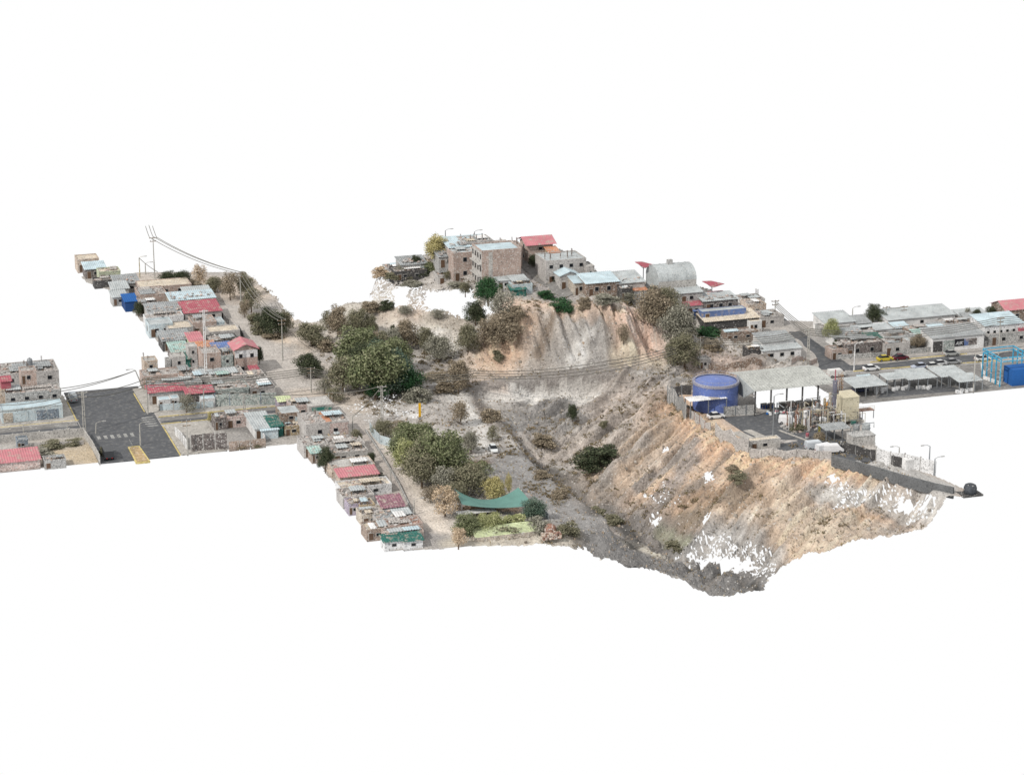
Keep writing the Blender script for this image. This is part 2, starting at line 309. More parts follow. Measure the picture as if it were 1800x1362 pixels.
paint((136,130,128), 2.2, [(1150,905),(1160,870),(1230,795)], .8, 1); paint((150,146,143), 2.2, [(1060,835),(1110,790),(1130,765)], .7, 1); paint((120,112,105), 2.6, [(1170,800),(1240,760)], .6, 1)
paint((132,128,126), 4, [(1195,960),(1290,955),(1345,975)], .9); paint((128,125,124), 6, [(1470,860),(1560,868),(1640,880)], .9)
paint((176,160,148), 6, [(1120,700),(1060,690),(1080,730)], .7); paint((140,120,102), 4, [(1150,690),(1180,740)], .6)
# stream bed and left bank: grey earth with some of the bank's shade painted in
paint((124,122,121), 6, [(880,800),(950,860),(1010,910),(1050,940)], 1, .2); paint((112,110,109), 6, [(1040,960),(1100,970),(1180,985),(1260,1020),(1330,1020)], 1, .3)
paint((96,95,95), 3, [(1045,975),(1120,985),(1200,1010)], .8); paint((88,82,76), 2.4, [(930,805),(960,840),(1000,870),(1040,900)], .9); paint((74,72,68), 1.6, [(1020,885),(1060,900),(1075,920)], .9, 1); paint((60,60,60), .9, [(1250,1000),(1290,1012),(1300,1025),(1330,1035)], .9); paint((64,62,60), 1.0, [(1110,955),(1120,985)], .8)
paint((150,138,128), 5, [(1000,880),(1080,890),(1120,905)], .7, 1); paint((120,116,114), 4, [(1100,930),(1170,950)], .9); paint((205,196,176), 1.6, [(1100,956),(1130,964),(1160,974)], .8); paint((150,152,124), 1.8, [(1165,945),(1200,955)], .7)
paint((140,136,132), 6, [(960,760),(930,740),(990,720),(1020,700)], .8, .8); paint((150,140,132), 6, [(1000,800),(1060,770)], .6, .8); paint((200,196,190), 3, [(960,690),(1040,690)], .7, 1.2); paint((216,188,168), 2.6, [(838,672),(882,676)], .9, .3); paint((206,202,198), 1.8, [(830,655),(905,656)], .8)
paint((174,170,164), 3, [(800,690),(826,730),(840,765),(850,790)], .9, .3); paint((160,150,142), 3, [(800,800),(860,800)], .8); paint((128,112,100), 3, [(840,715),(870,740)], .7, 1); paint((110,72,50), 2.2, [(800,818),(850,812)], .9, .6)
paint((180,178,174), 2.0, [(888,735),(950,800)], .7, 1); paint((132,120,110), 3, [(740,650),(800,640)], .4, 1); paint((215,212,208), 3, [(610,712),(660,720),(725,730)], .6, 1.6)
paint((144,142,141), 5, [(1030,940),(1000,905),(950,862),(905,815)], .9, .3); paint((122,120,119), 5, [(1050,962),(1120,975),(1200,1000),(1260,1025)], 1, .3); paint((84,80,76), 2.2, [(945,812),(975,842),(1015,876),(1050,902)], .9, .6); paint((78,76,74), 1.8, [(1060,900),(1085,915),(1110,940),(1115,960)], .9, .8)
paint((138,134,131), 6, [(905,770),(960,800),(930,745),(980,740)], .8, .6); paint((128,122,117), 5, [(1000,860),(1050,870),(1080,890)], .6, .8); paint((214,172,134), 4, [(1275,790),(1340,812),(1420,822),(1520,845),(1620,866)], .9, .4); paint((212,170,134), 3.4, [(1190,712),(1225,752),(1262,786)], .9, .4)
paint((132,128,126), 1.6, [(1225,775),(1180,812),(1120,850)], .8, .8); paint((118,112,106), 1.5, [(1285,800),(1230,850),(1170,885)], .7, .9); paint((136,122,106), 2, [(1330,830),(1290,872),(1220,912)], .7, .8); paint((214,211,206), 2.6, [(905,674),(950,674),(1000,672)], .9, .8); paint((196,190,184), 3, [(1005,676),(1060,684)], .6, 1)
paint((190,186,180), 5, [(1470,868),(1560,876),(1640,890)], .8, .8); paint((178,175,171), 4, [(1200,968),(1290,962),(1345,985)], .8, .8); paint((206,190,176), 6, [(960,790),(1020,780),(1050,800)], .5, .9)
paint((206,202,196), 2.6, [(775,672),(805,695),(826,730),(842,765),(852,788)], 1, .15); paint((196,188,180), 2.0, [(700,690),(770,688)], .7, .3); paint((172,170,167), 4, [(1480,800),(1540,812),(1600,832),(1660,856)], 1, .1); paint((92,86,80), 1.5, [(838,700),(870,735),(885,760)], .6, 1)
# middle track, slope of the hill, mounds
paint((150,140,132), 3, [(760,660),(900,662),(1050,655),(1150,665),(1230,668)], .7); paint((206,178,152), 8, [(900,560),(880,600),(870,630)], .9); paint((160,130,104), 2.4, [(935,560),(900,610)], .8, 1); paint((164,153,142), 8, [(985,560),(960,620)], .9); paint((146,142,138), 8, [(1040,560),(1020,620)], .9); paint((120,102,84), 1.3, [(985,545),(965,575),(945,625)], .8, .6); paint((112,108,106), 1.6, [(1045,560),(1040,600)], .7, 1); paint((206,203,198), 2, [(1035,580),(1020,610),(1010,635)], .6, 1.5); paint((130,112,94), 3.5, [(1085,570),(1095,610)], .8, 1); paint((230,190,166), 6, [(1122,572),(1130,606)], 1, .1); paint((206,168,136), 5, [(905,556),(890,590),(878,622)], .9, .3); paint((212,178,152), 3, [(900,535),(1000,542),(1080,550)], .8); paint((190,176,150), 3, [(1100,640),(1150,640)], .7, 1)
paint((186,178,166), 8, [(600,540),(660,555),(720,570)], 1, .3); paint((204,198,188), 6, [(690,575),(760,585),(800,605)], 1, .4); paint((178,166,150), 5, [(770,560),(830,565)], .8); paint((200,196,186), 3, [(840,580)], .9)
paint((176,150,128), 4, [(690,550),(725,552)], .6); paint((214,196,176), 6, [(480,560),(530,600),(560,610)], .8, .8); paint((222,196,164), 3, [(490,597),(470,590)], .8); paint((198,184,170), 5, [(520,630),(580,660),(620,700)], .7)
# streets of trodden earth; the darker left edge is the houses' shadow painted in
paint((188,180,172), 5.0, [(400,545),(440,590),(500,650),(540,700),(600,740)], .9, .15); paint((222,208,192), 4.4, [(650,760),(700,830),(750,900),(775,940)], .9, .3); paint((176,166,158), 2.2, [(625,740),(670,810),(710,880),(740,940)], .9, .15); paint((148,144,142), 3, [(745,940),(790,955)], .9); paint((200,182,162), 3.4, [(530,690),(600,700),(640,720)], .6)
paint((206,160,120), 2, [(820,898),(900,895)], .8); paint((196,186,168), 3, [(800,955),(900,952),(990,945)], .9); paint((140,128,112), 3, [(1000,935),(960,930)], .8)
paint((192,172,140), 8, [(110,790),(150,790),(160,800)], 1, .3); paint((178,174,168), 6, [(20,790),(60,780),(120,772)], .7); paint((176,173,168), 7, [(290,760),(310,780),(320,790)], 1, .1); paint((178,174,168), 5, [(320,745),(360,755)], 1, .1); paint((150,146,142), 5, [(400,770),(440,775)], .8); paint((120,118,116), 3, [(410,750),(440,755)], .8)
paint((200,180,160), 8, [(340,500),(400,500),(440,520)], .8); paint((206,190,174), 7, [(240,490),(300,495)], .6); paint((172,150,136), 6, [(1240,640),(1300,645),(1260,625)], .8); paint((178,172,166), 6, [(1270,600),(1330,600)], .6); paint((150,148,146), 9, [(1480,600),(1600,600),(1750,590)], .8, .2); paint((150,149,148), 5, [(1500,660),(1620,655),(1760,640)], .9, .1)
paint((158,152,150), 4, [(985,523),(940,485),(915,455)], .9, .1)
G1, G2 = streaks(UU, VV); BK = sstep(-5, 8, UU) * (1 - sstep(0, 8, VV)) * (1 - flatmask(UU, VV)); FC = sstep(2, 4, ZZ) * sstep(3, 6, VV) * (1 - sstep(24, 30, VV)) * sstep(-12, 0, UU)
f1 = fbm((-UU * 0.53 + VV * 0.85) * 1.2, (UU * 0.85 + VV * 0.53) * 0.09, 4) - .47; f2 = fbm(UU * 1.3, VV * .1, 4) - .47; f3 = fbm(UU * .5, VV * .5, 5) - .47
amt = np.clip(BK * (f1 * 2.2 - G1 * .12) + FC * (f2 * 2.2 - G2 * .12) + (1 - flatmask(UU, VV)) * f3 * 1.1, -.36, .45)[..., None]     # exposed pale subsoil against weathered brown crust
SOIL = np.where(amt > 0, SOIL * (1 - amt) + np.minimum(SOIL * 1.5, .55) * amt, SOIL * (1 + amt) + np.array(S(130, 120, 110)) * -amt)
_, VC_ = track(UU, VV); dv = VC_ - 2.9 - VV; ben = sstep(-10, -5, UU) * (1 - sstep(20, 27, UU)); kk = (ben * np.clip(1.3 - np.abs(dv - 1.8) / 2.0 + 1.6 * np.roll(FB, 200, 1), 0, 1) * .85)[..., None]
SOIL = SOIL * (1 - kk) + np.array(S(208, 204, 198)) * kk; kk = (sstep(-30, -24, UU) * (1 - sstep(34, 40, UU)) * (np.abs(VV - VC_ + .6 * np.roll(FB, 90, 0) * 4) < 2.7) * .85)[..., None]; SOIL = SOIL * (1 - kk) + np.array(S(134, 127, 122)) * kk
ids = -np.ones(UU.shape, int); ids[OK] = np.arange(OK.sum())
q = OK[:-1, :-1] & OK[1:, :-1] & OK[:-1, 1:] & OK[1:, 1:] & ~DROP[:-1, :-1]
fa = np.stack([ids[:-1, :-1][q], ids[:-1, 1:][q], ids[1:, 1:][q], ids[1:, :-1][q]], 1)
X, Y = uv2xy(UU[OK], VV[OK]); co = np.stack([X, Y, ZZ[OK]], 1)
me = bpy.data.meshes.new('ground'); me.vertices.add(len(co)); me.vertices.foreach_set('co', co.ravel())
me.loops.add(fa.size); me.loops.foreach_set('vertex_index', fa.ravel()); me.polygons.add(len(fa)); me.polygons.foreach_set('loop_start', np.arange(0, fa.size, 4)); me.polygons.foreach_set('loop_total', np.full(len(fa), 4))
me.update(); me.validate()
ca = me.color_attributes.new('soil', 'FLOAT_COLOR', 'POINT'); ca.data.foreach_set('color', np.concatenate([SOIL[OK], np.ones((OK.sum(), 1))], 1).ravel().astype(np.float32))
me.polygons.foreach_set('use_smooth', [True] * len(me.polygons))
me.materials.append(mat('earth', (0.3, 0.3, 0.3), 1.0, 0.18, 0.015, 0.03, 3.6, 0.14, bump=0.8, attr='soil'))
GROUND = tag(link('terrain', me), None, kind='structure')
# ------------------------------------------------------------------ roads, kerbs, paving
K = 0.70
M_asph = mat('asphalt', srgb(94, 96, 100, K), 0.95, 0.1, 0.0, 0.0, 2.6, 0.14, stain=srgb(124, 124, 123, K)); M_asph2 = mat('worn_asphalt', srgb(138, 136, 134, K), 0.95, 0.14, 0.02, 0.02, 2.5, 0.2)
M_conc = mat('pavement_concrete', srgb(182, 178, 172, K), 0.95, 0.16, 0.02, 0.05, 2.6, 0.18); M_yel = mat('yellow_kerb_paint', srgb(212, 194, 130, K), 0.8, 0.2, 0.05, 0.05, 3, 0.25); M_line = mat('white_road_paint', srgb(164, 164, 162, K), 0.8, 0.2, 0, 0.1, 3, 0.3)
def sheet(name, pts, m, z=0.03, parent=None, uvp=False):
    P = [(p if uvp else unproj(p[0], p[1], 0)) for p in pts]
    b = MB(); b.prism([(*uv2xy(u, v), z - 0.25) for u, v in P][::1], (0, 0, 0.25)); o = b.build(name, m, parent)
    if not parent: tag(o, None, kind='structure')
    return o
def rect(name, u0, u1, v0, v1, m, z=0.03, parent=None): return sheet(name, [(u0, v0), (u1, v0), (u1, v1), (u0, v1)], m, z, parent, True)
def kerb(parent, u0, v0, u1, v1, w=0.28, h=0.15, m=None):
    a = np.array(uv2xy(u0, v0)); b_ = np.array(uv2xy(u1, v1)); n = int(np.hypot(*(b_ - a)) // 6) + 1
    for i in range(n):
        p = a + (b_ - a) * i / n; q = a + (b_ - a) * (i + 0.985) / n; d = (q - p) / (np.hypot(*(q - p)) + 1e-9); e = np.array([-d[1], d[0]]) * w / 2
        MB().prism([(*(p + e), -0.2), (*(p - e), -0.2), (*(q - e), -0.2), (*(q + e), -0.2)], (0, 0, 0.2 + h)).build('kerb', m or M_yel, parent)
ave = rect('avenue', -152, -107, -1.6, 5.2, M_asph, 0.03); ave2 = rect('avenue', -88.3, -58.5, -2.4, 2.6, M_asph2, 0.03); rect('lane', -152, -107.3, 2.2, 5.0, M_asph2, 0.036, ave); rect('lane', -88, -59, -2.2, -0.4, M_asph, 0.036, ave2)
xr = rect('cross_road', -106.8, -88.5, -27, 30, M_asph, 0.034)
kerb(ave, -152, -1.8, -108, -1.8); kerb(ave, -152, 6.4, -106.5, 6.4); kerb(ave2, -88, 3.0, -59, 2.8); kerb(ave2, -88.5, -2.7, -70, -2.7)
kerb(xr, -88.3, -4.5, -88.3, -26.8); kerb(xr, -107.1, 7, -107.1, 22, .25); kerb(xr, -90.5, 8, -90.5, 24, .25)
rect('pavement', -152, -107.5, 5.4, 8.6, M_conc, 0.10); rect('pavement', -87.9, -60, 3.2, 6.6, M_conc, 0.10); rect('pavement', -88.0, -78, -26.9, -3.2, M_conc, 0.12); rect('pavement', -90.2, -84, 7.0, 28, M_conc, 0.09); rect('pavement', -112, -107.3, 8.9, 28, M_conc, 0.08); rect('pavement', -152, -107.5, -4.4, -2.1, M_conc, 0.10)
for i in range(6): rect('crosswalk_stripe', -104.4 + i * 1.55, -103.6 + i * 1.55, -9.8, -7.2, M_line, 0.04, xr)
for i in range(5): rect('crosswalk_stripe', -92.0, -89.2, -3.6 + i * 1.7, -2.9 + i * 1.7, M_line, 0.04, xr)
for i in range(4): rect('crosswalk_stripe', -112.6, -109.4, -1.0 + i * 1.6, -0.3 + i * 1.6, M_line, 0.046, ave)
for i in range(4): rect('lane_dash', -97.6, -97.4, -12.5 - i * 1.2, -11.9 - i * 1.2, M_line, 0.04, xr)
med = sheet('median', [(227, 788), (243, 786), (262, 811), (241, 813)], mat('median_earth', srgb(186, 162, 126, K), 1, .25, .05, .08, 3, .3), 0.16); mp = [unproj(a, b, 0) for a, b in ((226, 787), (244, 785), (263, 812), (240, 814))]
for i in range(4): kerb(med, *mp[i], *mp[(i + 1) % 4], 0.35, 0.22)
rr = sheet('main_road', [(1437, 650), (1500, 651), (1530, 649), (1660, 640), (1754, 631), (1890, 618), (1890, 600), (1754, 621), (1660, 627), (1560, 638), (1500, 642), (1445, 646)], M_asph, 0.03)
sr = sheet('side_road', [(1441, 649.5), (1503, 648), (1420, 592), (1375, 556), (1362, 558), (1395, 592)], M_asph, 0.036)
for a, b in (((1500, 653), (1600, 645)), ((1600, 645), (1760, 634)), ((1530, 637), (1700, 622)), ((1300, 655), (1435, 648))): kerb(rr, *unproj(*a, 0), *unproj(*b, 0), 0.35, 0.16, M_yel)
sheet('parking_lot', [(1516, 708), (1800, 680), (1890, 671), (1890, 626), (1760, 637), (1640, 646), (1480, 660), (1470, 690)], M_asph2, 0.026)
sheet('forecourt', [(1540, 700), (1700, 686), (1660, 676), (1560, 684)], M_asph, 0.034)
yard = sheet('plant_yard', [(1266, 733), (1330, 729), (1395, 712), (1420, 735), (1500, 780), (1535, 812), (1400, 800), (1330, 775)], M_asph, 0.03)
for q in ([(1285, 760), (1300, 758), (1330, 771), (1312, 774)], [(1306, 757), (1320, 755), (1356, 771), (1340, 773)]): sheet('light_bay', q, M_conc, 0.05, yard)
kerb(yard, *unproj(1370, 757, 0), *unproj(1445, 785, 0), 0.5, 0.2, M_conc)
def drape(name, pts, wid, m, lift=0.10):
    P = [np.array(hit(a, b)[:2]) for a, b in pts]; b = MB(); L = []
    for i in range(len(P) - 1):
        n = max(2, int(np.hypot(*(P[i+1] - P[i])) / 0.7)); L += [P[i] + (P[i+1] - P[i]) * k / n for k in range(n)]
    L.append(P[-1]); W = 9
    for i, p in enumerate(L):
        d = L[min(i + 2, len(L) - 1)] - L[max(i - 2, 0)]; d = d / np.hypot(*d); e = np.array([-d[1], d[0]])
        for k in range(W): q = p + e * wid * (k / (W - 1) - .5); b.v.append((*uv2xy(*q), hz(*q) + lift))
    for i in range(len(L) - 1):
        for k in range(W - 1): b.f.append((i*W+k, i*W+k+1, (i+1)*W+k+1, (i+1)*W+k))
    o = b.build(name, m, smooth=True); return tag(o, None, kind='structure')
drape('hill_road', [(1000, 522), (960, 492), (930, 465), (912, 450)], 5.0, M_asph2, 0.22)

# ------------------------------------------------------------------ building materials
B = {}
def bm(key, rgb, **k): a = dict(rough=0.92, spk=0.3, light=0.16, dark=0.14, cell=4.6, patch=0.22, stain=srgb(178, 166, 156, K) if key in ('r_red', 'r_pink', 'r_teal', 'r_orange', 'r_navy', 'r_purple', 'r_aqua') else None); a.update(k); c3 = srgb(*rgb, K); g3 = sum(c3) / 3; ds = 0 if key[:2] == 'r_' or 'blue' in key else .38; B[key] = mat(key, tuple(x * (1 - ds) + g3 * ds for x in c3), **a)
bm('brick', (196,166,150), light=.14, dark=.06, spk=.18); bm('brick_grey', (192,186,182), light=.18, dark=.10, spk=.18); bm('brick_dark', (128,116,112), light=.12, dark=.3); bm('brick_tan', (212,184,156), light=.2, dark=.2); bm('white', (236,236,236), spk=.1, light=0, dark=.06); bm('white_pitted', (232,233,235), spk=.12, light=0, dark=.2); bm('grey', (178,178,176), light=.15, dark=.16); bm('concrete', (196,192,186), spk=.2, light=.1, dark=.1); bm('pale_blue', (200,214,220), spk=.14, light=.1, dark=.08); bm('slate_blue', (138,150,162), spk=.25, light=.1, dark=.1); bm('grey_green', (164,180,176), light=.2, dark=.2); bm('tan', (206,190,168), light=.12, dark=.14); bm('pink', (214,182,172), light=.2, dark=.12); bm('lime', (206,224,160), spk=.1, light=.05, dark=.06); bm('green_wall', (196,208,164), light=.1, dark=.1); bm('blue', (40,98,168), spk=.08, light=0, dark=0, patch=.1); bm('blue_dark', (36,70,122), spk=.08, light=0, dark=0.03); bm('ochre', (200,172,120), light=.1); bm('purple', (176,160,186), light=.1); bm('brown', (156,128,106), light=.15, dark=.2); bm('adobe', (176,150,130), light=.1, dark=.15); bm('rust', (168,112,84)); bm('plinth_dark', (88,86,86), light=.04, dark=.2)
bm('r_red', (176,98,110), spk=.08, light=0, dark=.0, patch=.16); bm('r_pink', (200,132,140), spk=.08, light=0, dark=0, patch=.14); bm('r_grey', (184,190,192), spk=.12, light=.05, dark=.04); bm('r_grey2', (160,164,166), spk=.14, light=.05, dark=.06); bm('r_blue', (196,214,222), spk=.08, light=.04, dark=.03); bm('r_navy', (106,128,176), spk=.1, light=.0, dark=.02); bm('r_orange', (200,140,108), spk=.12, light=.05, dark=.05); bm('r_teal', (52,108,100), spk=.14, light=.02, dark=.05); bm('r_aqua', (168,198,192), light=.08, dark=.08); bm('r_rubble', (176,170,166), light=.28, dark=.26); bm('r_tan', (212,200,182), light=.12, dark=.1); bm('r_purple', (150,110,122), light=.04, dark=.04); bm('r_hangar', (188,190,186), spk=.12, light=.03, dark=.1); bm('r_yellow', (216,226,182), spk=.14, light=.05, dark=.05)
M_pane = mat('dark_glass', (0.012, 0.014, 0.018), 0.25, 0, 0, 0, patch=.3); M_frame = plain('pale_frame', srgb(200, 198, 194, K)); M_door = plain('brown_door', srgb(104, 82, 66, K)); M_steel = plain('galvanised_steel', srgb(150, 154, 158, K), .5, .3); M_dark = plain('black_plastic', (0.012, 0.012, 0.014), .5); M_rebar = plain('rusty_bar', srgb(112, 92, 82, K)); M_pole = mat('pole_concrete', srgb(186, 184, 178, K), .9, .15, 0, .05, 4, .15); M_wood = mat('weathered_wood', srgb(146, 124, 100, K), .9, .2, 0, .1, 4, .3)
def island(name, stops, rough=.9):                     # every loose piece takes its own shade
    m = bpy.data.materials.new(name); m.use_nodes = True; N = m.node_tree.nodes; L = m.node_tree.links; bs = N['Principled BSDF']; bs.inputs['Roughness'].default_value = rough
    try: bs.inputs['Specular IOR Level'].default_value = 0.2
    except Exception: pass
    g = N.new('ShaderNodeNewGeometry'); r = N.new('ShaderNodeValToRGB'); L.new(g.outputs['Random Per Island'], r.inputs[0]); e = r.color_ramp.elements; r.color_ramp.interpolation = 'LINEAR'
    for i, s_ in enumerate(stops):
        q = e[i] if i < 2 else e.new(i / (len(stops) - 1)); q.position = i / (len(stops) - 1); q.color = (*s_, 1)
    L.new(r.outputs[0], bs.inputs['Base Color']); MATS[name] = m; return m
M_clut = island('mixed_scrap', [srgb(92,90,90,K), srgb(222,218,214,K), srgb(170,156,148,K), srgb(204,200,196,K), srgb(140,138,136,K), srgb(204,178,164,K), srgb(236,234,232,K), srgb(110,106,102,K), srgb(190,188,186,K), srgb(180,156,146,K)])
R0 = random.Random(11)
def scrap(parent, w, d, z, n, name='roof_scrap', x0=0, y0=0, s=1.0):
    b = MB()
    for i in range(n):
        x = x0 + R0.uniform(.2, w - .4); y = y0 + R0.uniform(.2, d - .3); a, c_, h = R0.uniform(.1, .5) * s, R0.uniform(.1, .32) * s, R0.uniform(.06, .34) * s
        k = len(b.v); b.box(-a, a, -c_, c_, 0, h); t = R0.uniform(0, 3.1); ct, st = math.cos(t), math.sin(t); tl = R0.uniform(-.25, .25)
        for j in range(k, len(b.v)): q = b.v[j]; b.v[j] = (x + q[0] * ct - q[1] * st, y + q[0] * st + q[1] * ct, z + q[2] + q[0] * tl)
    o = b.build(name, M_clut, parent); o['kind'] = 'stuff'; return o
def corr(b, x0, x1, y0, y1, zf, zb, per=0.55, amp=0.05, th=0.06):   # ribbed roof sheet sloping from front to back
    n = max(4, int((x1 - x0) / per) * 2); i0 = len(b.v)
    for k in range(n + 1):
        x = x0 + (x1 - x0) * k / n; o = amp if k % 2 else -amp
        b.v += [(x, y0, zf + o), (x, y1, zb + o), (x, y1, zb + o - th), (x, y0, zf + o - th)]
    for k in range(n):
        a = i0 + 4 * k; c_ = a + 4; b.f += [(a, c_, c_ + 1, a + 1), (a + 3, a + 2, c_ + 2, c_ + 3), (a, a + 3, c_ + 3, c_), (a + 1, c_ + 1, c_ + 2, a + 2)]
    b.f += [(i0, i0 + 1, i0 + 2, i0 + 3), (i0 + 4 * n + 3, i0 + 4 * n + 2, i0 + 4 * n + 1, i0 + 4 * n)]
    return b
def opening(parent, x, z, w_, h_, side, depth, door=False, m=None, D=0):
    nm = 'door' if door else 'window'; fr = MB(); pn = MB(); t = 0.08
    if side == 'f':
        fr.box(x - t, x + w_ + t, -0.06, 0.05, z - t, z + h_ + t); pn.box(x, x + w_, -0.085, -0.061, z, z + h_)
    else:
        fr.box(-0.06, 0.05, x - t, x + w_ + t, z - t, z + h_ + t); pn.box(-0.085, -0.061, x, x + w_, z, z + h_)
    o = fr.build(nm, M_frame, parent); pn.build('panel' if door else 'pane', m or (M_door if door else M_pane), o); return o
def H(label, px, py, wpx, h, d, wall='brick', roof='flat', rc='concrete', win=2, side=0, st=1, door=1, sc=0, cols=0, rise=0.9, name='house', cat='house', group=None, par=0.35, lift=0.0, over=0.35, z0=None):
    z = 0.0 if z0 is None else z0
    for _ in range(8):
        u, v = unproj(px, py, z + h)
        if z0 is None: z = z * .4 + .6 * (min(hz(u, v), hz(u, v + d * .5)) if True else 0)
    u, v = unproj(px, py, z + h); W_ = wpx / (scale_at(u, v, z + h) * cu)
    e = empty(name, u, v, z + lift); tag(e, label, cat, group); bot = -1.6 if z > 1 else -0.3
    MB().box(0, W_, 0, d, bot, h).build('wall', B[wall], e)
    if roof == 'flat':
        MB().box(0.12, W_ - 0.12, 0.12, d - 0.12, h - 0.05, h + 0.03).build('roof', B[rc], e)
        if par:
            p = MB(); p.box(-.03, W_ + .03, -.03, .15, h - .05, h + par); p.box(-.03, W_ + .03, d - .15, d + .03, h - .05, h + par); p.box(-.03, .15, .15, d - .15, h - .05, h + par); p.box(W_ - .15, W_ + .03, .15, d - .15, h - .05, h + par); p.build('parapet', B[wall], e)
    elif roof == 'sheet':
        corr(MB(), -over, W_ + over, -over, d + over, h + .05, h + .05 + rise).build('roof', B[rc], e)
        g = MB(); g.prism([(0.02, .02, h - .02), (0.02, d - .02, h - .02), (0.02, d - .02, h + rise - .06)], (W_ - .04, 0, 0)); g.build('gable_wall', B[wall], e)
    elif roof == 'gable':
        r = MB(); corr(r, -over, W_ + over, -over, d / 2, h + .03, h + rise); corr(r, -over, W_ + over, d / 2, d + over, h + rise, h + .03); r.build('roof', B[rc], e)
        MB().prism([(.02, .02, h - .02), (.02, d - .02, h - .02), (.02, d / 2, h + rise - .12)], (W_ - .04, 0, 0)).build('gable_wall', B[wall], e)
    elif roof == 'gablev':
        r = MB()
        for x0, x1, za, zb in ((-over, W_ / 2, h, h + rise), (W_ / 2, W_ + over, h + rise, h)): r.prism([(x0, -over, za + .1), (x1, -over, zb + .1), (x1, -over, zb + .2), (x0, -over, za + .2)][::-1], (0, d + 2 * over, 0))
        r.build('roof', B[rc], e); MB().prism([(.02, .02, h - .02), (W_ - .02, .02, h - .02), (W_ / 2, .02, h + rise)][::-1], (0, d - .04, 0)).build('gable_wall', B[wall], e)
    sh = h / st
    for s_ in range(st):
        n = win
        for i in range(n):
            ww = min(1.0, W_ / (n + 1) * .45); x = W_ * (i + .5 + (.35 if door and s_ == 0 else 0)) / (n + (.7 if door and s_ == 0 else 0)) - ww / 2
            if x + ww < W_ - .2: opening(e, x, s_ * sh + sh * .4, ww, sh * .3, 'f', d)
        if door and s_ == 0: opening(e, W_ * .08, .02, min(1.1, W_ * .2), min(2.1, sh * .75), 'f', d, True)
        for i in range(side): opening(e, d * (i + .5) / side - .5, s_ * sh + sh * .36, min(1.0, d / side * .5), sh * .42, 's', d)
    if sc: scrap(e, W_, d, h + (.03 if roof == 'flat' else rise * .5), int(sc * W_ * d * .8) + 3)
    if sc and roof == 'flat':
        for i in range(int(1 + sc)):
            ww, dd = W_ * R0.uniform(.25, .55), d * R0.uniform(.3, .6); x, y = R0.uniform(.1, W_ - ww - .1), R0.uniform(.1, max(.15, d - dd - .1)); hh = R0.uniform(.35, 1.1)
            o = corr(MB(), x, x + ww, y, y + dd, h + hh, h + hh + R0.uniform(-.2, .35)).build('roof_sheet', B[R0.choice(['r_grey', 'r_grey2', 'r_blue', 'r_tan', 'r_rubble', 'r_grey', 'white', 'r_aqua' if R0.random() < .3 else 'r_grey'])], e)
            MB().box(x + .1, x + .25, y + .1, y + .25, h, h + hh - .06).build('prop', M_wood, o); MB().box(x + ww - .25, x + ww - .1, y + .1, y + .25, h, h + hh - .06).build('prop', M_wood, o)
    for i in range(cols):
        x = R0.uniform(.3, W_ - .3); y = R0.uniform(.3, d - .3); hh = R0.uniform(.7, 1.6); cm = MB().box(x - .12, x + .12, y - .12, y + .12, h, h + hh * .55)
        co_ = cm.build('column', B['grey'], e); rb = MB()
        for k in range(4): q = (x + .08 * (1 if k % 2 else -1), y + .08 * (1 if k > 1 else -1)); rb.tube([(*q, h + hh * .5), (q[0] + R0.uniform(-.1, .1), q[1], h + hh * 1.3)], .035, 4)
        rb.build('rebar', M_rebar, co_)
    return e, W_
def water_tank(label, parent_e, x, y, z, r=.55, h=1.2, m=None):
    M = parent_e.matrix_basis; o = bpy.data.objects.new('water_tank', None); COL.objects.link(o); p = M @ __import__('mathutils').Vector((x, y, z)); o.location = p; tag(o, label, 'tank')
    MB().lathe([(0, 0), (r, 0), (r, h * .8), (r * .75, h * .95), (r * .3, h), (0, h)], 12).build('body', m or M_dark, o, smooth=False); MB().lathe([(r * .3, h - .02), (r * .3, h + .12), (0, h + .14)], 10).build('lid', m or M_dark, o); return o
# ------------------------------------------------------------------ houses: far row on the left
H('pale striped brick house at the far left corner of the block', 136, 458, 36, 3.6, 6, 'brick_tan', 'flat', 'r_tan', 1, 0, par=.3)
H('low house with pale blue roof in front of the striped corner house', 150, 474, 34, 2.8, 6, 'brick_dark', 'sheet', 'r_blue', 1, rise=.8)
H('pale green painted house at the far left end of the row', 174, 480, 36, 2.8, 5, 'green_wall', 'flat', 'r_tan', 1, sc=.4)
H('dark low shed below the green house on the survey edge', 166, 496, 34, 1.8, 4, 'plinth_dark', 'flat', 'r_rubble', 0, door=0, sc=1)
H('grey roofed house left of the long brick house', 203, 500, 40, 2.6, 7, 'grey', 'sheet', 'r_grey2', 2, sc=.3)
H('small whitewashed shed behind the blue tarpaulin', 197, 509, 28, 2.4, 5, 'grey', 'sheet', 'r_grey', 1)
H('long pink brick house with pale flat roof', 246, 507, 87, 2.9, 8, 'brick', 'flat', 'r_tan', 3, par=.2)
H('mottled unfinished brick house beside the blue tarpaulin', 246, 521, 46, 3.0, 9, 'brick', 'flat', 'r_rubble', 1, sc=1.2, cols=3)
H('small pale roofed house left of the blue tarpaulin', 198, 523, 24, 2.4, 5, 'grey', 'sheet', 'r_grey', 1, rise=.7)
H('blue tarpaulin covered shed at the left survey edge', 220, 531, 22, 2.6, 7, 'blue_dark', 'sheet', 'blue', 0, door=0, rise=.5, over=.2, name='shed', cat='shed')
H('grey sheet roofed house nearest the bend of the earth street', 327, 521, 45, 2.6, 7, 'brick_tan', 'sheet', 'r_grey', 2)
H('pale roofed house with a cluttered porch above the red roof', 300, 529, 76, 2.8, 7, 'tan', 'sheet', 'r_blue', 3, sc=.6, rise=.6)
H('adobe house with dark doorway left of the red roof', 248, 538, 30, 2.6, 8, 'adobe', 'flat', 'r_rubble', 1, sc=1)
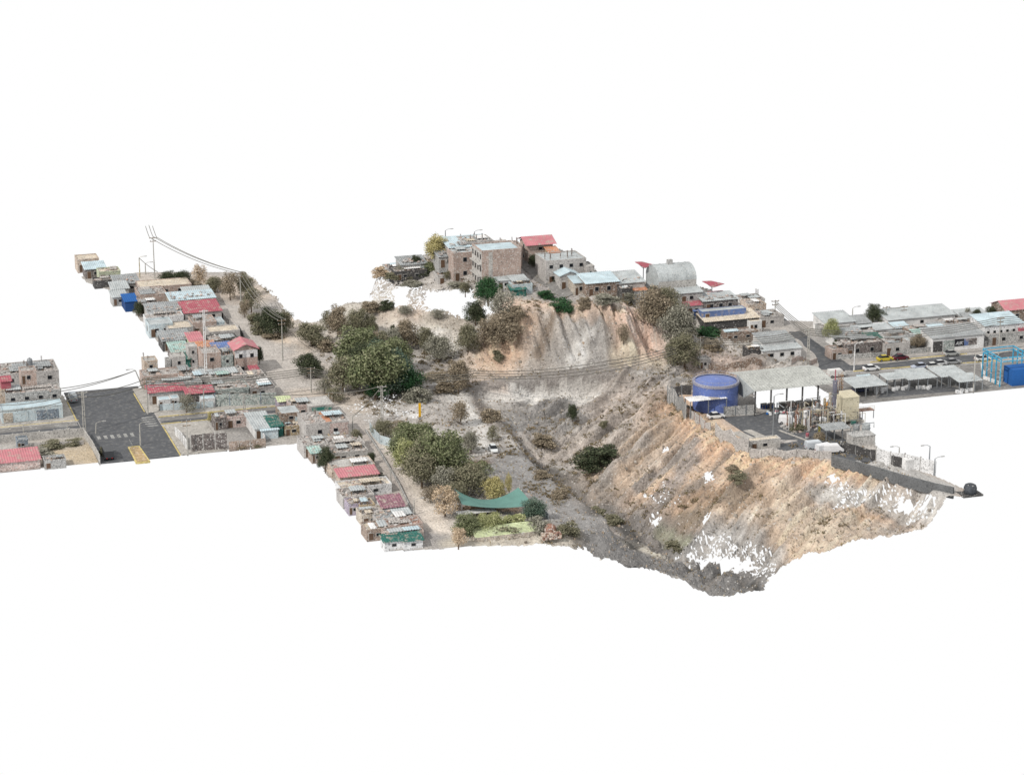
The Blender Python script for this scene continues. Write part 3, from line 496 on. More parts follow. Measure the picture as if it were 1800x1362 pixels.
H('wide dark crimson roofed house facing the earth street', 325, 551, 62, 2.7, 9, 'brick_grey', 'sheet', 'r_red', 3, rise=1.0)
H('grey roofed brick house left of the crimson roof', 262, 552, 58, 2.8, 8, 'brick_grey', 'sheet', 'r_grey2', 2, sc=.6)
H('white walled house with mottled flat roof below the crimson roof', 256, 561, 64, 2.6, 4, 'white_pitted', 'flat', 'r_rubble', 1, sc=.8)
H('white and pale blue house on the diagonal survey edge', 262, 573, 40, 3.2, 6, 'pale_blue', 'flat', 'r_grey', 2, side=1)
H('grey walled house with tan flat roof beside the lime wall', 296, 580, 42, 2.8, 7, 'grey', 'flat', 'r_tan', 1)
H('brick house with lime green side wall', 339, 570, 40, 3.4, 7, 'brick', 'flat', 'r_rubble', 1, sc=.9, side=0)
H('pale blue fronted house at the earth street edge', 374, 569, 20, 3.0, 5, 'pale_blue', 'flat', 'r_grey', 1)
H('house with pink red roof and lime wall', 335, 602, 23, 3.2, 7, 'lime', 'sheet', 'r_pink', 0, rise=.8)
H('dark grey roofed house left of the pink red roof', 286, 600, 48, 2.6, 7, 'plinth_dark', 'sheet', 'r_grey2', 1, sc=.5)
H('long low brick house with tan parapet by the earth street', 368, 586, 52, 2.8, 6, 'brick_grey', 'flat', 'r_tan', 2)
H('flat roofed yard house overgrown with dark vines', 368, 602, 50, 2.2, 6, 'plinth_dark', 'flat', 'r_rubble', 2, sc=1.6)
H('turquoise roofed shack left of the grey brick tower', 303, 620, 29, 2.4, 7, 'brick_dark', 'sheet', 'r_aqua', 1, sc=.3)
H('dark green tarpaulin shack under the turquoise roof', 318, 632, 16, 2.2, 4, 'r_teal', 'sheet', 'r_teal', 0, rise=.4, name='shed', cat='shed')
H('narrow grey brick tower left of the orange roof', 331, 612, 15, 5.0, 4, 'brick_grey', 'flat', 'concrete', 1, st=2)
H('orange roofed house in the middle of the left block', 346, 621, 36, 2.8, 7, 'rust', 'sheet', 'r_orange', 1, rise=1.1, sc=.4)
H('dusty blue roofed house beside the red gable', 380, 621, 30, 3.0, 7, 'grey', 'sheet', 'r_navy', 1, sc=.4)
H('tall two storey brick house in front of the orange roof', 356, 624, 31, 6.0, 6, 'brick', 'flat', 'r_rubble', 1, st=2, cols=2)
H('grey two storey house between the brick house and red gable', 389, 628, 20, 5.0, 7, 'grey_green', 'flat', 'r_rubble', 1, st=2, sc=.6)
e, W_ = H('two storey brick house with pink red gable roof by the street', 413, 617, 38, 6.6, 7, 'brick', 'gablev', 'r_pink', 2, side=1, st=2, rise=1.4, over=.5)
MB().box(-.02, W_ + .02, -.04, -.005, 4.7, 6.6).build('white_band', B['white_pitted'], e)
H('red fronted kiosk at the foot of the gable house', 441, 650, 13, 2.2, 3, 'r_red', 'sheet', 'r_red', 0, rise=.3, name='kiosk', cat='kiosk')
H('tall pale brick tower rising at the left road edge', 253, 637, 23, 5.4, 4, 'brick_tan', 'flat', 'concrete', 1, st=2, cols=2)
H('thin grey brick tower between two taller towers', 292, 634, 7, 5.0, 2, 'grey', 'flat', 'concrete', 0, door=0)
H('tall grey brick tower at the end of the brick wall', 303, 630, 22, 5.6, 4, 'brick_grey', 'flat', 'concrete', 1, side=1, st=2, cols=1)
H('long pink brick building behind the avenue shops', 252, 664, 66, 3.2, 6, 'brick', 'flat', 'r_rubble', 0, sc=.3)
H('flat roof heaped with scrap right of the long brick building', 318, 668, 52, 3.0, 9, 'brick_grey', 'flat', 'r_rubble', 2, sc=2.2, cols=3)
H('flat roofed house strewn with bricks below the red gable', 372, 668, 60, 3.0, 9, 'brick_grey', 'flat', 'r_rubble', 2, sc=2.0, cols=2)
H('mottled low house nearest the dusty street corner', 432, 668, 36, 2.6, 7, 'brick_grey', 'flat', 'r_rubble', 1, sc=1.6)
H('grey flat roofed shop behind the red awnings', 262, 682, 90, 3.4, 5, 'grey', 'flat', 'r_grey2', 2, sc=.5)
H('shop with long red awning roof on the avenue', 262, 691, 62, 3.0, 4, 'brick_grey', 'sheet', 'r_red', 1, rise=.7)
H('shop with short bright red awning roof on the avenue', 328, 693, 46, 2.8, 4, 'brick_dark', 'sheet', 'r_red', 1, rise=.7)
H('yard building with pale speckled roof behind the grey green wall', 376, 688, 60, 2.6, 7, 'grey_green', 'flat', 'r_rubble', 1, sc=1.6)
H('yard building with collapsed roof beside the street corner', 440, 684, 42, 2.4, 6, 'brick_grey', 'flat', 'r_rubble', 1, sc=2.2)
H('white walled shop block on the avenue', 354, 702, 23, 2.2, 3, 'white_pitted', 'flat', 'r_blue', 1, par=.1)
H('small whitewashed shop by the crossing', 279, 704, 20, 1.9, 3, 'white', 'flat', 'r_blue', 0, par=.1)
H('white fronted shop left of the roadside bush', 301, 701, 14, 2.0, 3, 'white', 'flat', 'r_blue', 1, par=.1)
# top left commercial block
e, W_ = H('multi storey unfinished block with cluttered roof at the left edge', -30, 664, 126, 6.0, 10, 'brick_grey', 'flat', 'r_rubble', 4, st=2, sc=1.4, cols=9)
water_tank('dark water tank on the roof of the unfinished block', e, 12.0, 5, 6.1, .7, 2.4, M_steel)
H('brown brick penthouse on the unfinished block', 36, 655, 26, 3.0, 4, 'brick', 'flat', 'r_rubble', 1, cols=2, z0=5.9)
H('red sheet lean to on the unfinished block', 2, 671, 16, 1.8, 3, 'r_red', 'sheet', 'r_red', 0, door=0, rise=.4, z0=5.9, name='lean_to', cat='shed')
H('ochre house corner cut by the left edge of the picture', -30, 690, 36, 5.6, 3, 'brick_tan', 'flat', 'r_tan', 1, st=2)
H('grey second row building above the shutter shops', 10, 695, 92, 5.0, 6, 'grey', 'flat', 'r_rubble', 4, st=2, sc=1.0)
e, W_ = H('pale blue shop front with grey shutters on the avenue', 3, 722, 101, 3.2, 5, 'pale_blue', 'flat', 'r_blue', 0, door=0, par=.25)
for i, (x, w_, m) in enumerate(((.3, 2.2, 'tan'), (3.3, 2.9, 'pale_blue'), (6.4, 1.3, 'pale_blue'), (8.1, 2.5, 'slate_blue'), (10.8, 2.5, 'slate_blue'))):
    o = MB().box(x, x + w_, -.07, .0, .15, 2.5).build('shutter', B[m], e)
    for k in range(5): MB().box(x + .05, x + w_ - .05, -.1, -.072, .3 + k * .44, .62 + k * .44).build('shutter_slat', B[m], o)
# south of the avenue on the left
e, W_ = H('long red roofed shed at the lower left edge', -40, 818, 104, 2.0, 6, 'pink', 'sheet', 'r_pink', 0, door=0, rise=1.0, name='shed', cat='shed')
H('small broken concrete hut in the tan yard', 78, 812, 36, 1.6, 3.5, 'grey', 'flat', 'r_rubble', 0, door=1, sc=1.6, name='hut', cat='hut')
H('ruined shack by the rear wall of the yard', 30, 776, 18, 2.0, 3, 'slate_blue', 'flat', 'r_grey2', 1, name='hut', cat='hut')
H('dark brick house standing south of the avenue', 377, 738, 20, 2.6, 4, 'brick_dark', 'flat', 'r_rubble', 1, sc=.8)
H('pink plastered house south of the avenue', 397, 736, 42, 2.4, 4, 'pink', 'flat', 'r_rubble', 1, sc=.8)
H('long corrugated roofed house running back to the avenue', 448, 754, 34, 2.4, 11, 'white', 'sheet', 'r_grey', 1, rise=.6)
H('pale blue awning in front of the corrugated roof', 460, 757, 28, 2.2, 1.6, 'pale_blue', 'sheet', 'r_blue', 0, door=0, rise=.25, name='awning', cat='awning')
H('dark green tarpaulin shelter south of the avenue', 477, 750, 20, 2.6, 7, 'r_teal', 'sheet', 'r_teal', 0, door=0, rise=.5, name='shelter', cat='shelter')
e, W_ = H('brown house with pale concrete roof at the avenue corner', 494, 728, 34, 4.6, 6, 'brown', 'flat', 'r_grey', 1, side=1, st=2, par=.15)
MB().box(W_ * .7, W_ * .7 + .7, -.1, -.02, .2, 3.6).build('pale_panel', B['pale_blue'], e)
H('ochre rubble house below the brown corner house', 500, 752, 32, 2.0, 4, 'ochre', 'flat', 'r_rubble', 1, sc=1.8)
H('small purple grey house with gable at the street corner', 490, 706, 20, 3.2, 4, 'purple', 'gable', 'r_yellow', 1, rise=.7)
H('pink brick house behind the green tarpaulin front', 512, 716, 40, 3.2, 6, 'pink', 'flat', 'r_rubble', 1, sc=1.0)
e, W_ = H('flat roofed house with dark green tarpaulin front', 543, 715, 42, 3.6, 7, 'brick_grey', 'flat', 'concrete', 1, par=.15)
MB().prism([(.6, -.3, 3.3), (W_ - .5, -.3, 3.3), (W_ - .6, -1.3, 1.7), (.8, -1.3, 1.5)][::-1], (0, 0, .06)).build('tarpaulin', B['r_teal'], e)
e, W_ = H('wide pink and grey plastered house with split flat roof', 538, 748, 74, 4.4, 9, 'brick_grey', 'flat', 'r_rubble', 2, st=1, sc=.8, cols=2)
MB().box(W_ * .55, W_ * .98, -.05, -.01, .3, 4.3).build('pink_wall_panel', B['pink'], e); MB().box(W_ * .48, W_ * .62, .4, 8.4, 4.45, 4.6).build('salmon_roof_strip', B['r_orange'], e)
H('low white fronted annex under the wide pink house', 547, 771, 32, 1.4, 3, 'white', 'flat', 'r_grey', 0, par=.1)
H('ochre fronted annex under the right half of the pink house', 580, 769, 28, 1.6, 3, 'ochre', 'flat', 'r_rubble', 1, sc=.8)
H('grey speckled roofed house left of the street trees', 534, 785, 42, 2.6, 7, 'brick_grey', 'flat', 'r_rubble', 1, sc=1.4)
H('grey sheet patched house next to the earth street', 574, 787, 66, 2.4, 7, 'brick_grey', 'flat', 'r_rubble', 2, sc=1.6)
H('turquoise roofed hut on the left survey edge', 548, 797, 18, 2.2, 4, 'adobe', 'sheet', 'r_aqua', 1, rise=.4, name='hut', cat='hut')
H('pale concrete walled house with scrap strewn roof', 584, 799, 62, 2.0, 6, 'concrete', 'flat', 'r_rubble', 2, sc=1.5)
H('tan concrete house with brick fringe above the red ridged roof', 583, 824, 75, 2.2, 6, 'brick_tan', 'flat', 'concrete', 2, par=.2, sc=.3)
H('red ridged house with speckled tan brick front', 598, 839, 66, 2.8, 4.5, 'brick_tan', 'sheet', 'r_pink', 2, rise=.5)
H('low white walled house below the red ridged roof', 599, 861, 88, 1.9, 5, 'white_pitted', 'flat', 'r_tan', 2, sc=.9)
H('scrap covered grey house on the lower left edge', 603, 877, 54, 2.0, 6, 'brick_grey', 'flat', 'r_rubble', 1, sc=1.8)
H('lilac painted house at the lower left survey edge', 613, 889, 20, 2.0, 4, 'purple', 'flat', 'r_rubble', 1, sc=1)
H('ochre house between the lilac and the white house', 633, 891, 26, 1.9, 4, 'ochre', 'flat', 'r_rubble', 1, sc=1)
H('white house with dull purple roof facing the earth street', 673, 893, 38, 2.4, 5, 'white_pitted', 'sheet', 'r_purple', 1, rise=1.0)
H('tan walled yard house left of the white house', 636, 908, 40, 2.0, 5, 'tan', 'flat', 'r_rubble', 1, sc=1.2)
H('grey roofed house in front of the white house', 664, 918, 66, 2.0, 6, 'brick_grey', 'flat', 'r_grey2', 1, sc=1.2)
H('brown panelled brick house near the bottom of the row', 685, 928, 58, 2.2, 5, 'brick', 'flat', 'rust', 2, sc=1.2)
H('tan adobe house on the bottom left survey corner', 645, 934, 40, 2.0, 5, 'adobe', 'flat', 'r_tan', 1, sc=1)
H('brick rubble roofed house above the green tarpaulins', 678, 942, 66, 2.0, 4, 'brick', 'flat', 'r_rubble', 0, sc=1.8)
H('left one of two green tarpaulin shelters at the street bottom', 676, 953, 33, 1.8, 3.2, 'white_pitted', 'sheet', 'r_teal', 1, rise=.5, name='shelter', cat='shelter', door=0)
H('right one of two green tarpaulin shelters at the street bottom', 710, 952, 33, 1.8, 3.2, 'white_pitted', 'sheet', 'r_teal', 1, rise=.7, name='shelter', cat='shelter', door=0)
# ------------------------------------------------------------------ the hill
e, W_ = H('large brick house on the hill with pale blue roof', 847, 444, 69, 10.0, 9, 'brick', 'flat', 'r_blue', 0, side=4, st=3, door=0, par=.5)
MB().box(W_ * .17, W_ * .27, -.05, -.01, 0, 9.9).build('concrete_frame_strip', B['concrete'], e); MB().box(-.05, -.01, .1, 8.9, -1.5, 10.0).build('plastered_side', B['concrete'], e)
for s_ in (3.2, 6.5): MB().box(-.9, -.06, .4, 8.6, s_, s_ + .15).build('balcony', B['concrete'], e)
H('lower brick wing left of the large hill house', 797, 447, 40, 7.5, 6, 'brick', 'flat', 'r_grey', 1, st=2, sc=.6, par=.3)
H('orange walled room on the lower brick wing', 795, 452, 16, 2.0, 3, 'r_orange', 'flat', 'r_rubble', 0, door=0)
H('pale roofed house behind the large hill house', 790, 436, 74, 4.0, 9, 'grey', 'sheet', 'r_blue', 2, cols=0, sc=.8)
H('rear grey house with bars standing on its roof', 815, 428, 52, 5.0, 7, 'brick_grey', 'flat', 'r_grey', 1, cols=6, sc=1.2)
H('red brick house behind the right end of the large hill house', 872, 437, 46, 6.0, 6, 'brick', 'flat', 'r_rubble', 1, cols=6, sc=1)
H('grey roofed shack between the tree and the brick wing', 772, 452, 34, 3.0, 6, 'grey', 'sheet', 'r_grey2', 1, sc=1.2)
H('terraced nursery shack with planted benches on the hill', 740, 470, 50, 2.6, 6, 'grey_green', 'flat', 'r_rubble', 1, sc=1.8)
H('dark fronted nursery terrace at the hill edge', 694, 480, 56, 2.2, 6, 'plinth_dark', 'flat', 'r_rubble', 2, sc=1.8)
H('grey net covered nursery hut on the hill skyline', 706, 466, 44, 2.4, 6, 'grey', 'sheet', 'r_grey2', 1, sc=1.2)
H('pale scrap hut at the left tip of the hill', 680, 474, 28, 2.0, 5, 'grey', 'flat', 'r_rubble', 1, sc=1.6, name='hut', cat='hut')
H('grey shack under the brick wing', 770, 486, 44, 2.4, 5, 'brick_grey', 'flat', 'r_rubble', 1, sc=1.6)
H('low house with pale roof below the large hill house', 875, 494, 30, 2.4, 5, 'white', 'sheet', 'r_grey', 1, rise=.5)
H('low grey roofed house beside the hill road', 902, 494, 26, 2.4, 4, 'brick_grey', 'sheet', 'r_grey', 1, rise=.5)
H('teal tarpaulin shack below the pale roofs', 901, 510, 24, 1.8, 4, 'r_teal', 'sheet', 'r_teal', 0, door=0, rise=.5, name='shed', cat='shed')
H('small blue white scrap shack on the slope edge', 902, 503, 34, 1.8, 4, 'pale_blue', 'flat', 'r_rubble', 0, sc=1.6)
e, W_ = H('brick house with bright pink red roof on the skyline', 928, 431, 44, 5.2, 7, 'brick', 'gable', 'r_pink', 1, side=1, st=2, rise=1.6, over=.9)
H('small ochre house with orange awning beside the pink red roof', 966, 445, 18, 3.0, 4, 'ochre', 'sheet', 'r_orange', 1, rise=.8)
H('grey two storey house with bars on its roof', 960, 461, 71, 6.2, 9, 'brick_grey', 'flat', 'r_grey', 4, st=2, cols=9)
H('lower grey wing right of the barred roof house', 1032, 470, 13, 3.6, 5, 'brick_grey', 'flat', 'concrete', 1)
H('white walled house stepping down the hill road', 965, 478, 24, 3.0, 4, 'white', 'flat', 'r_grey', 1)
H('pale gabled house beside the hill road', 985, 487, 34, 3.6, 6, 'brick_grey', 'gablev', 'r_blue', 1, rise=1.2)
H('pale blue roofed house at the foot of the hill road', 1010, 498, 22, 3.4, 5, 'tan', 'sheet', 'r_blue', 1, rise=.8)
H('long brown walled house with pale blue sheet roof', 1031, 499, 58, 3.6, 7, 'brown', 'sheet', 'r_blue', 2, rise=1.0)
H('grey roofed house between the brown house and vaulted hall', 1084, 499, 50, 3.4, 8, 'brick_grey', 'sheet', 'r_grey', 1, rise=1.2, sc=.3)
H('dark pole yard shack beside the brown wall', 1092, 510, 20, 3.0, 3, 'plinth_dark', 'flat', 'r_rubble', 0, sc=1)
H('orange roofed stall on the slope edge', 1115, 511, 22, 2.4, 4, 'white', 'sheet', 'r_orange', 0, door=0, rise=.8, name='stall', cat='stall')
H('grey roofed house in front of the vaulted hall', 1196, 516, 40, 3.0, 6, 'grey', 'sheet', 'r_grey', 1)
H('dark green roofed shed below the vaulted hall', 1215, 523, 28, 1.2, 3, 'r_teal', 'sheet', 'r_teal', 0, door=0, rise=.5, name='shed', cat='shed')
H('red walled kiosk under the right red canopy', 1251, 518, 27, 2.4, 3, 'r_red', 'flat', 'r_red', 0, par=.1, name='kiosk', cat='kiosk')
H('long pale roofed house behind the blue wall', 1237, 530, 62, 3.0, 6, 'brick_dark', 'sheet', 'r_grey', 3, rise=.6, sc=.6)
H('house with narrow red ridge roof above the blue roof', 1207, 538, 36, 2.8, 4, 'brick_grey', 'sheet', 'r_red', 1, rise=.7)
H('slanted dusty blue roofed house on the right of the hill', 1221, 547, 38, 2.8, 7, 'blue_dark', 'sheet', 'r_navy', 0, rise=1.4)
H('low blue walled yard building with pale roof', 1234, 549, 80, 2.4, 3, 'r_navy', 'flat', 'r_grey', 0, par=.1)
H('tan house with flat roof at the right end of the hill', 1316, 538, 32, 3.6, 6, 'brick_tan', 'flat', 'r_rubble', 1, sc=.8)
H('cluttered house behind the tan house', 1306, 530, 40, 3.0, 6, 'brick_grey', 'flat', 'r_rubble', 1, sc=1.2, cols=3)
H('grey brick house above the side road bend', 1336, 560, 44, 2.6, 7, 'brick_grey', 'flat', 'r_rubble', 1, sc=1.6)
H('long pale shed roof over dark walls standing for the shade beneath', 1240, 566, 98, 3.4, 6, 'plinth_dark', 'sheet', 'r_tan', 0, door=0, rise=.9, name='shed', cat='shed')  # closed dark box stands in for the shade under the roof
H('white end house of the long pale shed', 1318, 566, 22, 3.0, 4, 'white', 'flat', 'r_tan', 1, par=.1)
H('low brown brick terrace house behind the striped lot', 1275, 588, 60, 2.0, 4, 'brown', 'flat', 'r_rubble', 2, sc=.8)
H('rear grey roof of the white walled corner house', 1340, 602, 58, 3.2, 6, 'white', 'sheet', 'r_grey2', 1)
H('white walled corner house with grey roof on the side road', 1341, 617, 70, 3.0, 6, 'white', 'sheet', 'r_grey', 3, rise=.8)
H('dark burnt ruin beside the white corner house', 1316, 617, 27, 3.0, 4, 'plinth_dark', 'flat', 'r_rubble', 0, door=0, sc=1.5, name='ruin', cat='ruin')
H('small grey hut behind the blue tank', 1230, 634, 20, 2.2, 3, 'brick_grey', 'flat', 'concrete', 1, name='hut', cat='hut')
# ------------------------------------------------------------------ right hand town
H('pale roofed house at the side road corner on the skyline', 1452, 569, 54, 3.4, 8, 'white', 'sheet', 'r_grey', 2, rise=.9)
H('small grey roof right of the skyline corner house', 1508, 569, 24, 3.0, 5, 'grey', 'sheet', 'r_grey2', 1)
H('long pale roof beyond the yards on the right', 1562, 563, 124, 2.6, 8, 'white', 'sheet', 'r_grey', 3, rise=.9)
H('low grey wall house with wires before it', 1444, 578, 86, 2.4, 4, 'grey', 'flat', 'r_rubble', 2, sc=1)
H('white fronted house right of the side road tree', 1466, 594, 58, 2.4, 5, 'white', 'sheet', 'r_grey2', 1, sc=.5)
H('dark green tarpaulin house beside the white front', 1532, 598, 24, 2.4, 5, 'grey_green', 'sheet', 'r_teal', 0, rise=.6)
H('pinkish white speckled house in the middle of the right row', 1556, 594, 50, 2.8, 4, 'white_pitted', 'flat', 'r_rubble', 1, sc=.8)
H('dark mottled yard building on the main road', 1486, 608, 72, 3.4, 5, 'brick_dark', 'flat', 'r_rubble', 2, sc=1.8)
H('scrap filled yard building behind the parked cars', 1556, 607, 46, 3.0, 5, 'brick_grey', 'flat', 'r_rubble', 1, sc=1.8)
H('pink brick workshop at the side road corner', 1462, 617, 30, 2.4, 4, 'brick', 'flat', 'r_rubble', 1, sc=1)
H('grey brown rear yard house', 1500, 584, 90, 2.0, 5, 'brick_grey', 'flat', 'r_rubble', 1, sc=1.2)
H('brown rear house behind the pinkish white one', 1600, 584, 70, 2.0, 5, 'brown', 'flat', 'r_rubble', 2, sc=1.2)
H('far house strewn with scrap behind the sign shop', 1660, 572, 60, 2.2, 5, 'brick_grey', 'flat', 'r_rubble', 1, sc=1.5)
e, W_ = H('white shop with grey roof and dark sign panels', 1640, 595, 96, 3.8, 7, 'white', 'sheet', 'r_grey2', 0, door=0, rise=1.0)
for x, w_, m in ((.15, 2.7, 'plinth_dark'), (3.1, 3.2, 'grey_green'), (9.2, 1.2, 'r_navy'), (10.5, 2.4, 'brick_dark')): MB().box(x, x + w_, -.08, -.01, .1 if x < 4 else 1.1, 2.9).build('shop_panel', B[m], e)
sgn = MB().box(6.4, 9.1, -.12, -.01, 1.1, 3.0).build('sign_board', plain('sign_black', (0.015, 0.016, 0.02)), e)
tc = bpy.data.curves.new('sign_letters', 'FONT'); tc.body = 'AIK'; tc.size = 1.35; tc.extrude = .02; tc.shear = .3
to = bpy.data.objects.new('sign_letters', tc); COL.objects.link(to); dg = bpy.context.evaluated_depsgraph_get(); tm = bpy.data.meshes.new_from_object(to.evaluated_get(dg)); bpy.data.objects.remove(to)
tm.materials.clear(); tm.materials.append(plain('letter_white', srgb(225, 228, 232, K))); link('sign_letters', tm, sgn, (6.6, -.15, 1.45), (math.pi / 2, 0, 0))
H('pale lattice fronted hall on the right', 1732, 573, 72, 5.0, 8, 'white_pitted', 'sheet', 'r_blue', 6, door=0, rise=1.0)
H('long speckled grey wall building under the lattice hall', 1738, 590, 90, 2.8, 3, 'grey', 'flat', 'r_rubble', 2)
H('red roofed house at the right edge of the picture', 1768, 546, 70, 4.0, 8, 'brown', 'gable', 'r_pink', 2, rise=1.8)
H('narrow dark red gate booth at the right edge', 1794, 580, 8, 3.4, 2, 'r_red', 'flat', 'r_red', 0, name='booth', cat='booth')
H('low white roofed annex behind the white front', 1540, 580, 30, 2.2, 4, 'white', 'sheet', 'r_grey', 1, rise=.5)
H('small pale blue roof in the rear yards', 1575, 577, 26, 2.0, 4, 'grey', 'sheet', 'r_blue', 1, rise=.5)
H('narrow grey roof beside the rust streaked house', 1640, 578, 34, 2.0, 4, 'grey', 'sheet', 'r_grey2', 1, rise=.5)
H('white plastered yard room in the right row', 1520, 590, 22, 2.2, 3, 'white', 'flat', 'r_grey', 1, rise=.5)
H('grey sheet shelter behind the scrap yard', 1590, 600, 30, 2.2, 4, 'grey', 'sheet', 'r_grey', 1, rise=.5)
H('pale flat room left of the sign shop', 1600, 596, 20, 2.4, 3, 'white_pitted', 'flat', 'r_grey', 1, rise=.5)
H('low grey shack behind the lattice hall', 1700, 560, 34, 2.4, 4, 'grey', 'sheet', 'r_grey2', 1, rise=.5)
H('white lean to between the right row roofs', 1480, 586, 24, 2.0, 3, 'white', 'sheet', 'r_grey', 1, rise=.5)
H('pale roof at the back of the right skyline row', 1690, 556, 50, 2.2, 5, 'grey', 'sheet', 'r_grey', 1, rise=.5)
H('tiny tin roofed room beside the pinkish house', 1610, 588, 18, 2.2, 3, 'grey', 'sheet', 'r_aqua', 1, rise=.5)
# ------------------------------------------------------------------ walls and fences
def run(label, pts, h, m, pm=None, t=.18, step=3.0, post=.26, name='wall', cat='wall', pname='panel', mesh=False, flat=False, group=None, rails=0, level=False):
    P = [(np.array(unproj(a, b, 0)) if flat else np.array(hit(a, b)[:2])) for a, b in pts]; z0 = 0.0 if level else hz(*P[0]); x0, y0 = uv2xy(*P[0])
    e = bpy.data.objects.new(name, None); COL.objects.link(e); e.location = (x0, y0, z0); tag(e, label, cat, group)
    for i in range(len(P) - 1):
        L = np.hypot(*(P[i+1] - P[i])); n = max(1, int(round(L / step)))
        for k in range(n):
            p = P[i] + (P[i+1] - P[i]) * k / n; q = P[i] + (P[i+1] - P[i]) * (k + 1) / n; d = (q - p) / np.hypot(*(q - p)); s = np.array([-d[1], d[0]])
            zp, zq = (0, 0) if level else (hz(*p) - z0, hz(*q) - z0); hh = h * (1 if level else R0.uniform(.96, 1.03))
            a = p + d * post * .4; c_ = q - d * post * .4; V = []
            for (w_, zz) in ((a, zp), (c_, zq)):
                for sg in (-1, 1):
                    xx, yy = uv2xy(*(w_ + s * sg * t / 2)); V += [(xx - x0, yy - y0, zz - (1.1 if level else .5)), (xx - x0, yy - y0, zz + hh)]
            b = MB(); b.v = V; b.f = [(0, 1, 5, 4), (2, 6, 7, 3), (1, 3, 7, 5), (0, 4, 6, 2), (0, 2, 3, 1), (4, 5, 7, 6)]
            if rails:
                b = MB(); A_ = [np.array([*uv2xy(*a), zp]) - (x0, y0, 0), np.array([*uv2xy(*c_), zq]) - (x0, y0, 0)]
                for r in range(rails): zz = h * (r + .6) / rails; b.tube([A_[0] + (0, 0, zz), A_[1] + (0, 0, zz)], .05, 4)
                nb = 7
                for r in range(nb): w_ = A_[0] + (A_[1] - A_[0]) * (r + .5) / nb; b.tube([w_ + (0, 0, .05), w_ + (0, 0, h * .97)], .04, 4)
            b.build(pname, m, e)
            if pm:
                xx, yy = uv2xy(*p); MB().box(-post / 2, post / 2, -post / 2, post / 2, -.5, h + .18).build('post', pm, e, (xx - x0, yy - y0, zp), (0, 0, ANG))
    return e
run('speckled stone wall along the south side of the avenue', [(0, 779), (70, 772), (147, 766)], 1.9, B['concrete'], B['concrete'])
run('speckled stone wall running back beside the crossing road', [(148, 768), (163, 790), (176, 815)], 2.0, B['concrete'], B['concrete'])
run('low rear wall across the tan yard', [(10, 800), (60, 786), (120, 783), (148, 781)], 1.0, B['brick_grey'])
run('dark speckled brick wall on the lower survey edge', [(336, 794), (400, 789)], 4.0, B['brick_dark'], B['concrete'], t=.25)
run('tan rubble wall right of the dark brick wall', [(402, 790), (440, 786), (468, 783)], 1.8, B['adobe'])
run('white yard wall beside the pale pavement', [(308, 765), (318, 775), (330, 792)], 2.2, B['white_pitted'], B['concrete'])
run('white yard wall left of the corrugated roof', [(447, 745), (458, 764), (466, 779)], 1.8, B['white_pitted'], B['concrete'])
run('grey green panelled wall on the north side of the avenue', [(378, 714), (430, 713), (487, 711)], 3.0, B['grey_green'], B['slate_blue'], step=4)
run('pale blue shop wall by the avenue bush', [(280, 722), (330, 719), (376, 716)], 1.6, B['pale_blue'], B['concrete'])
run('light blue corrugated fence beside the earth street', [(650, 757), (656, 768), (668, 780), (688, 786)], 2.2, B['pale_blue'], t=.1, name='fence', cat='fence')
run('low stone kerb wall along the earth street houses', [(642, 758), (670, 800), (700, 850), (722, 895), (745, 945)], .6, B['grey'], step=5)
run('dark house line wall along the upper earth street', [(388, 556), (402, 572)], 1.6, B['plinth_dark']); run('dark yard wall by the long low brick house', [(420, 582), (434, 608)], 1.6, B['plinth_dark'])
run('grey panel fence on posts at the ravine edge beside the tank', [(1173, 706), (1190, 722), (1206, 737)], 4.0, B['grey'], M_steel, t=.08, step=1.6, name='fence', cat='fence', post=.2)
run('rust coloured block wall at the ravine edge', [(1212, 734), (1230, 745), (1249, 757)], 2.0, B['brick_grey'], B['rust'])
run('speckled block wall round the plant yard corner', [(1258, 767), (1284, 778), (1316, 796)], 3.2, B['brick_grey'], B['concrete'], t=.25)
run('tank enclosure rear fence', [(1180, 697), (1216, 694)], 2.4, B['plinth_dark'], M_steel, t=.06, name='fence', cat='fence')
run('mesh walled enclosure beside the tank canopy', [(1273, 732), (1330, 728)], 2.4, B['grey'], M_steel, t=.08, name='fence', cat='fence', step=2.6)
run('speckled parapet wall along the yard edge above the orange bank', [(1318, 801), (1380, 806), (1440, 806), (1462, 806)], 1.8, B['brick_grey'], B['concrete'], t=.4)
run('long dark retaining wall stepping down to the round tank', [(1462, 812), (1520, 826), (1580, 844), (1640, 860), (1676, 868)], 1.5, mat('dark_wall', srgb(112, 114, 116, K), .95, .2, .0, .08, 4.5, .2), None, t=.5, step=5, flat=True, level=True, post=0)
run('white plastered boundary wall above the dark retaining wall', [(1540, 809), (1590, 821), (1645, 834)], 3.2, B['white_pitted'], B['concrete'], t=.3, step=4)
run('dark stained inner wall behind the white vehicles', [(1478, 794), (1530, 808), (1590, 823)], 2.4, B['plinth_dark'], B['grey'], t=.3, step=4)
run('white concrete parking divider before the blue gantry', [(1728, 666), (1760, 678)], .9, B['white'], step=6); run('white low wall bounding the upper parking bay', [(1724, 642), (1726, 655), (1732, 660)], 1.0, B['white'], step=4)
run('low grey roadside wall before the right row', [(1470, 632), (1530, 629), (1600, 622), (1690, 612), (1790, 602)], 1.3, B['grey'], B['concrete'], step=5)
run('red brick front wall at the side road corner', [(1390, 640), (1436, 637)], 1.2, B['brick'], B['concrete']); run('red painted low wall right of the side road', [(1480, 629), (1526, 625)], 1.2, B['brick'])
run('brown stone terrace wall behind the tank', [(1245, 650), (1290, 648), (1340, 645)], 1.8, B['brown'])
run('whitewashed planter wall in the nursery garden', [(828, 929), (900, 925), (985, 918)], .7, B['concrete'])
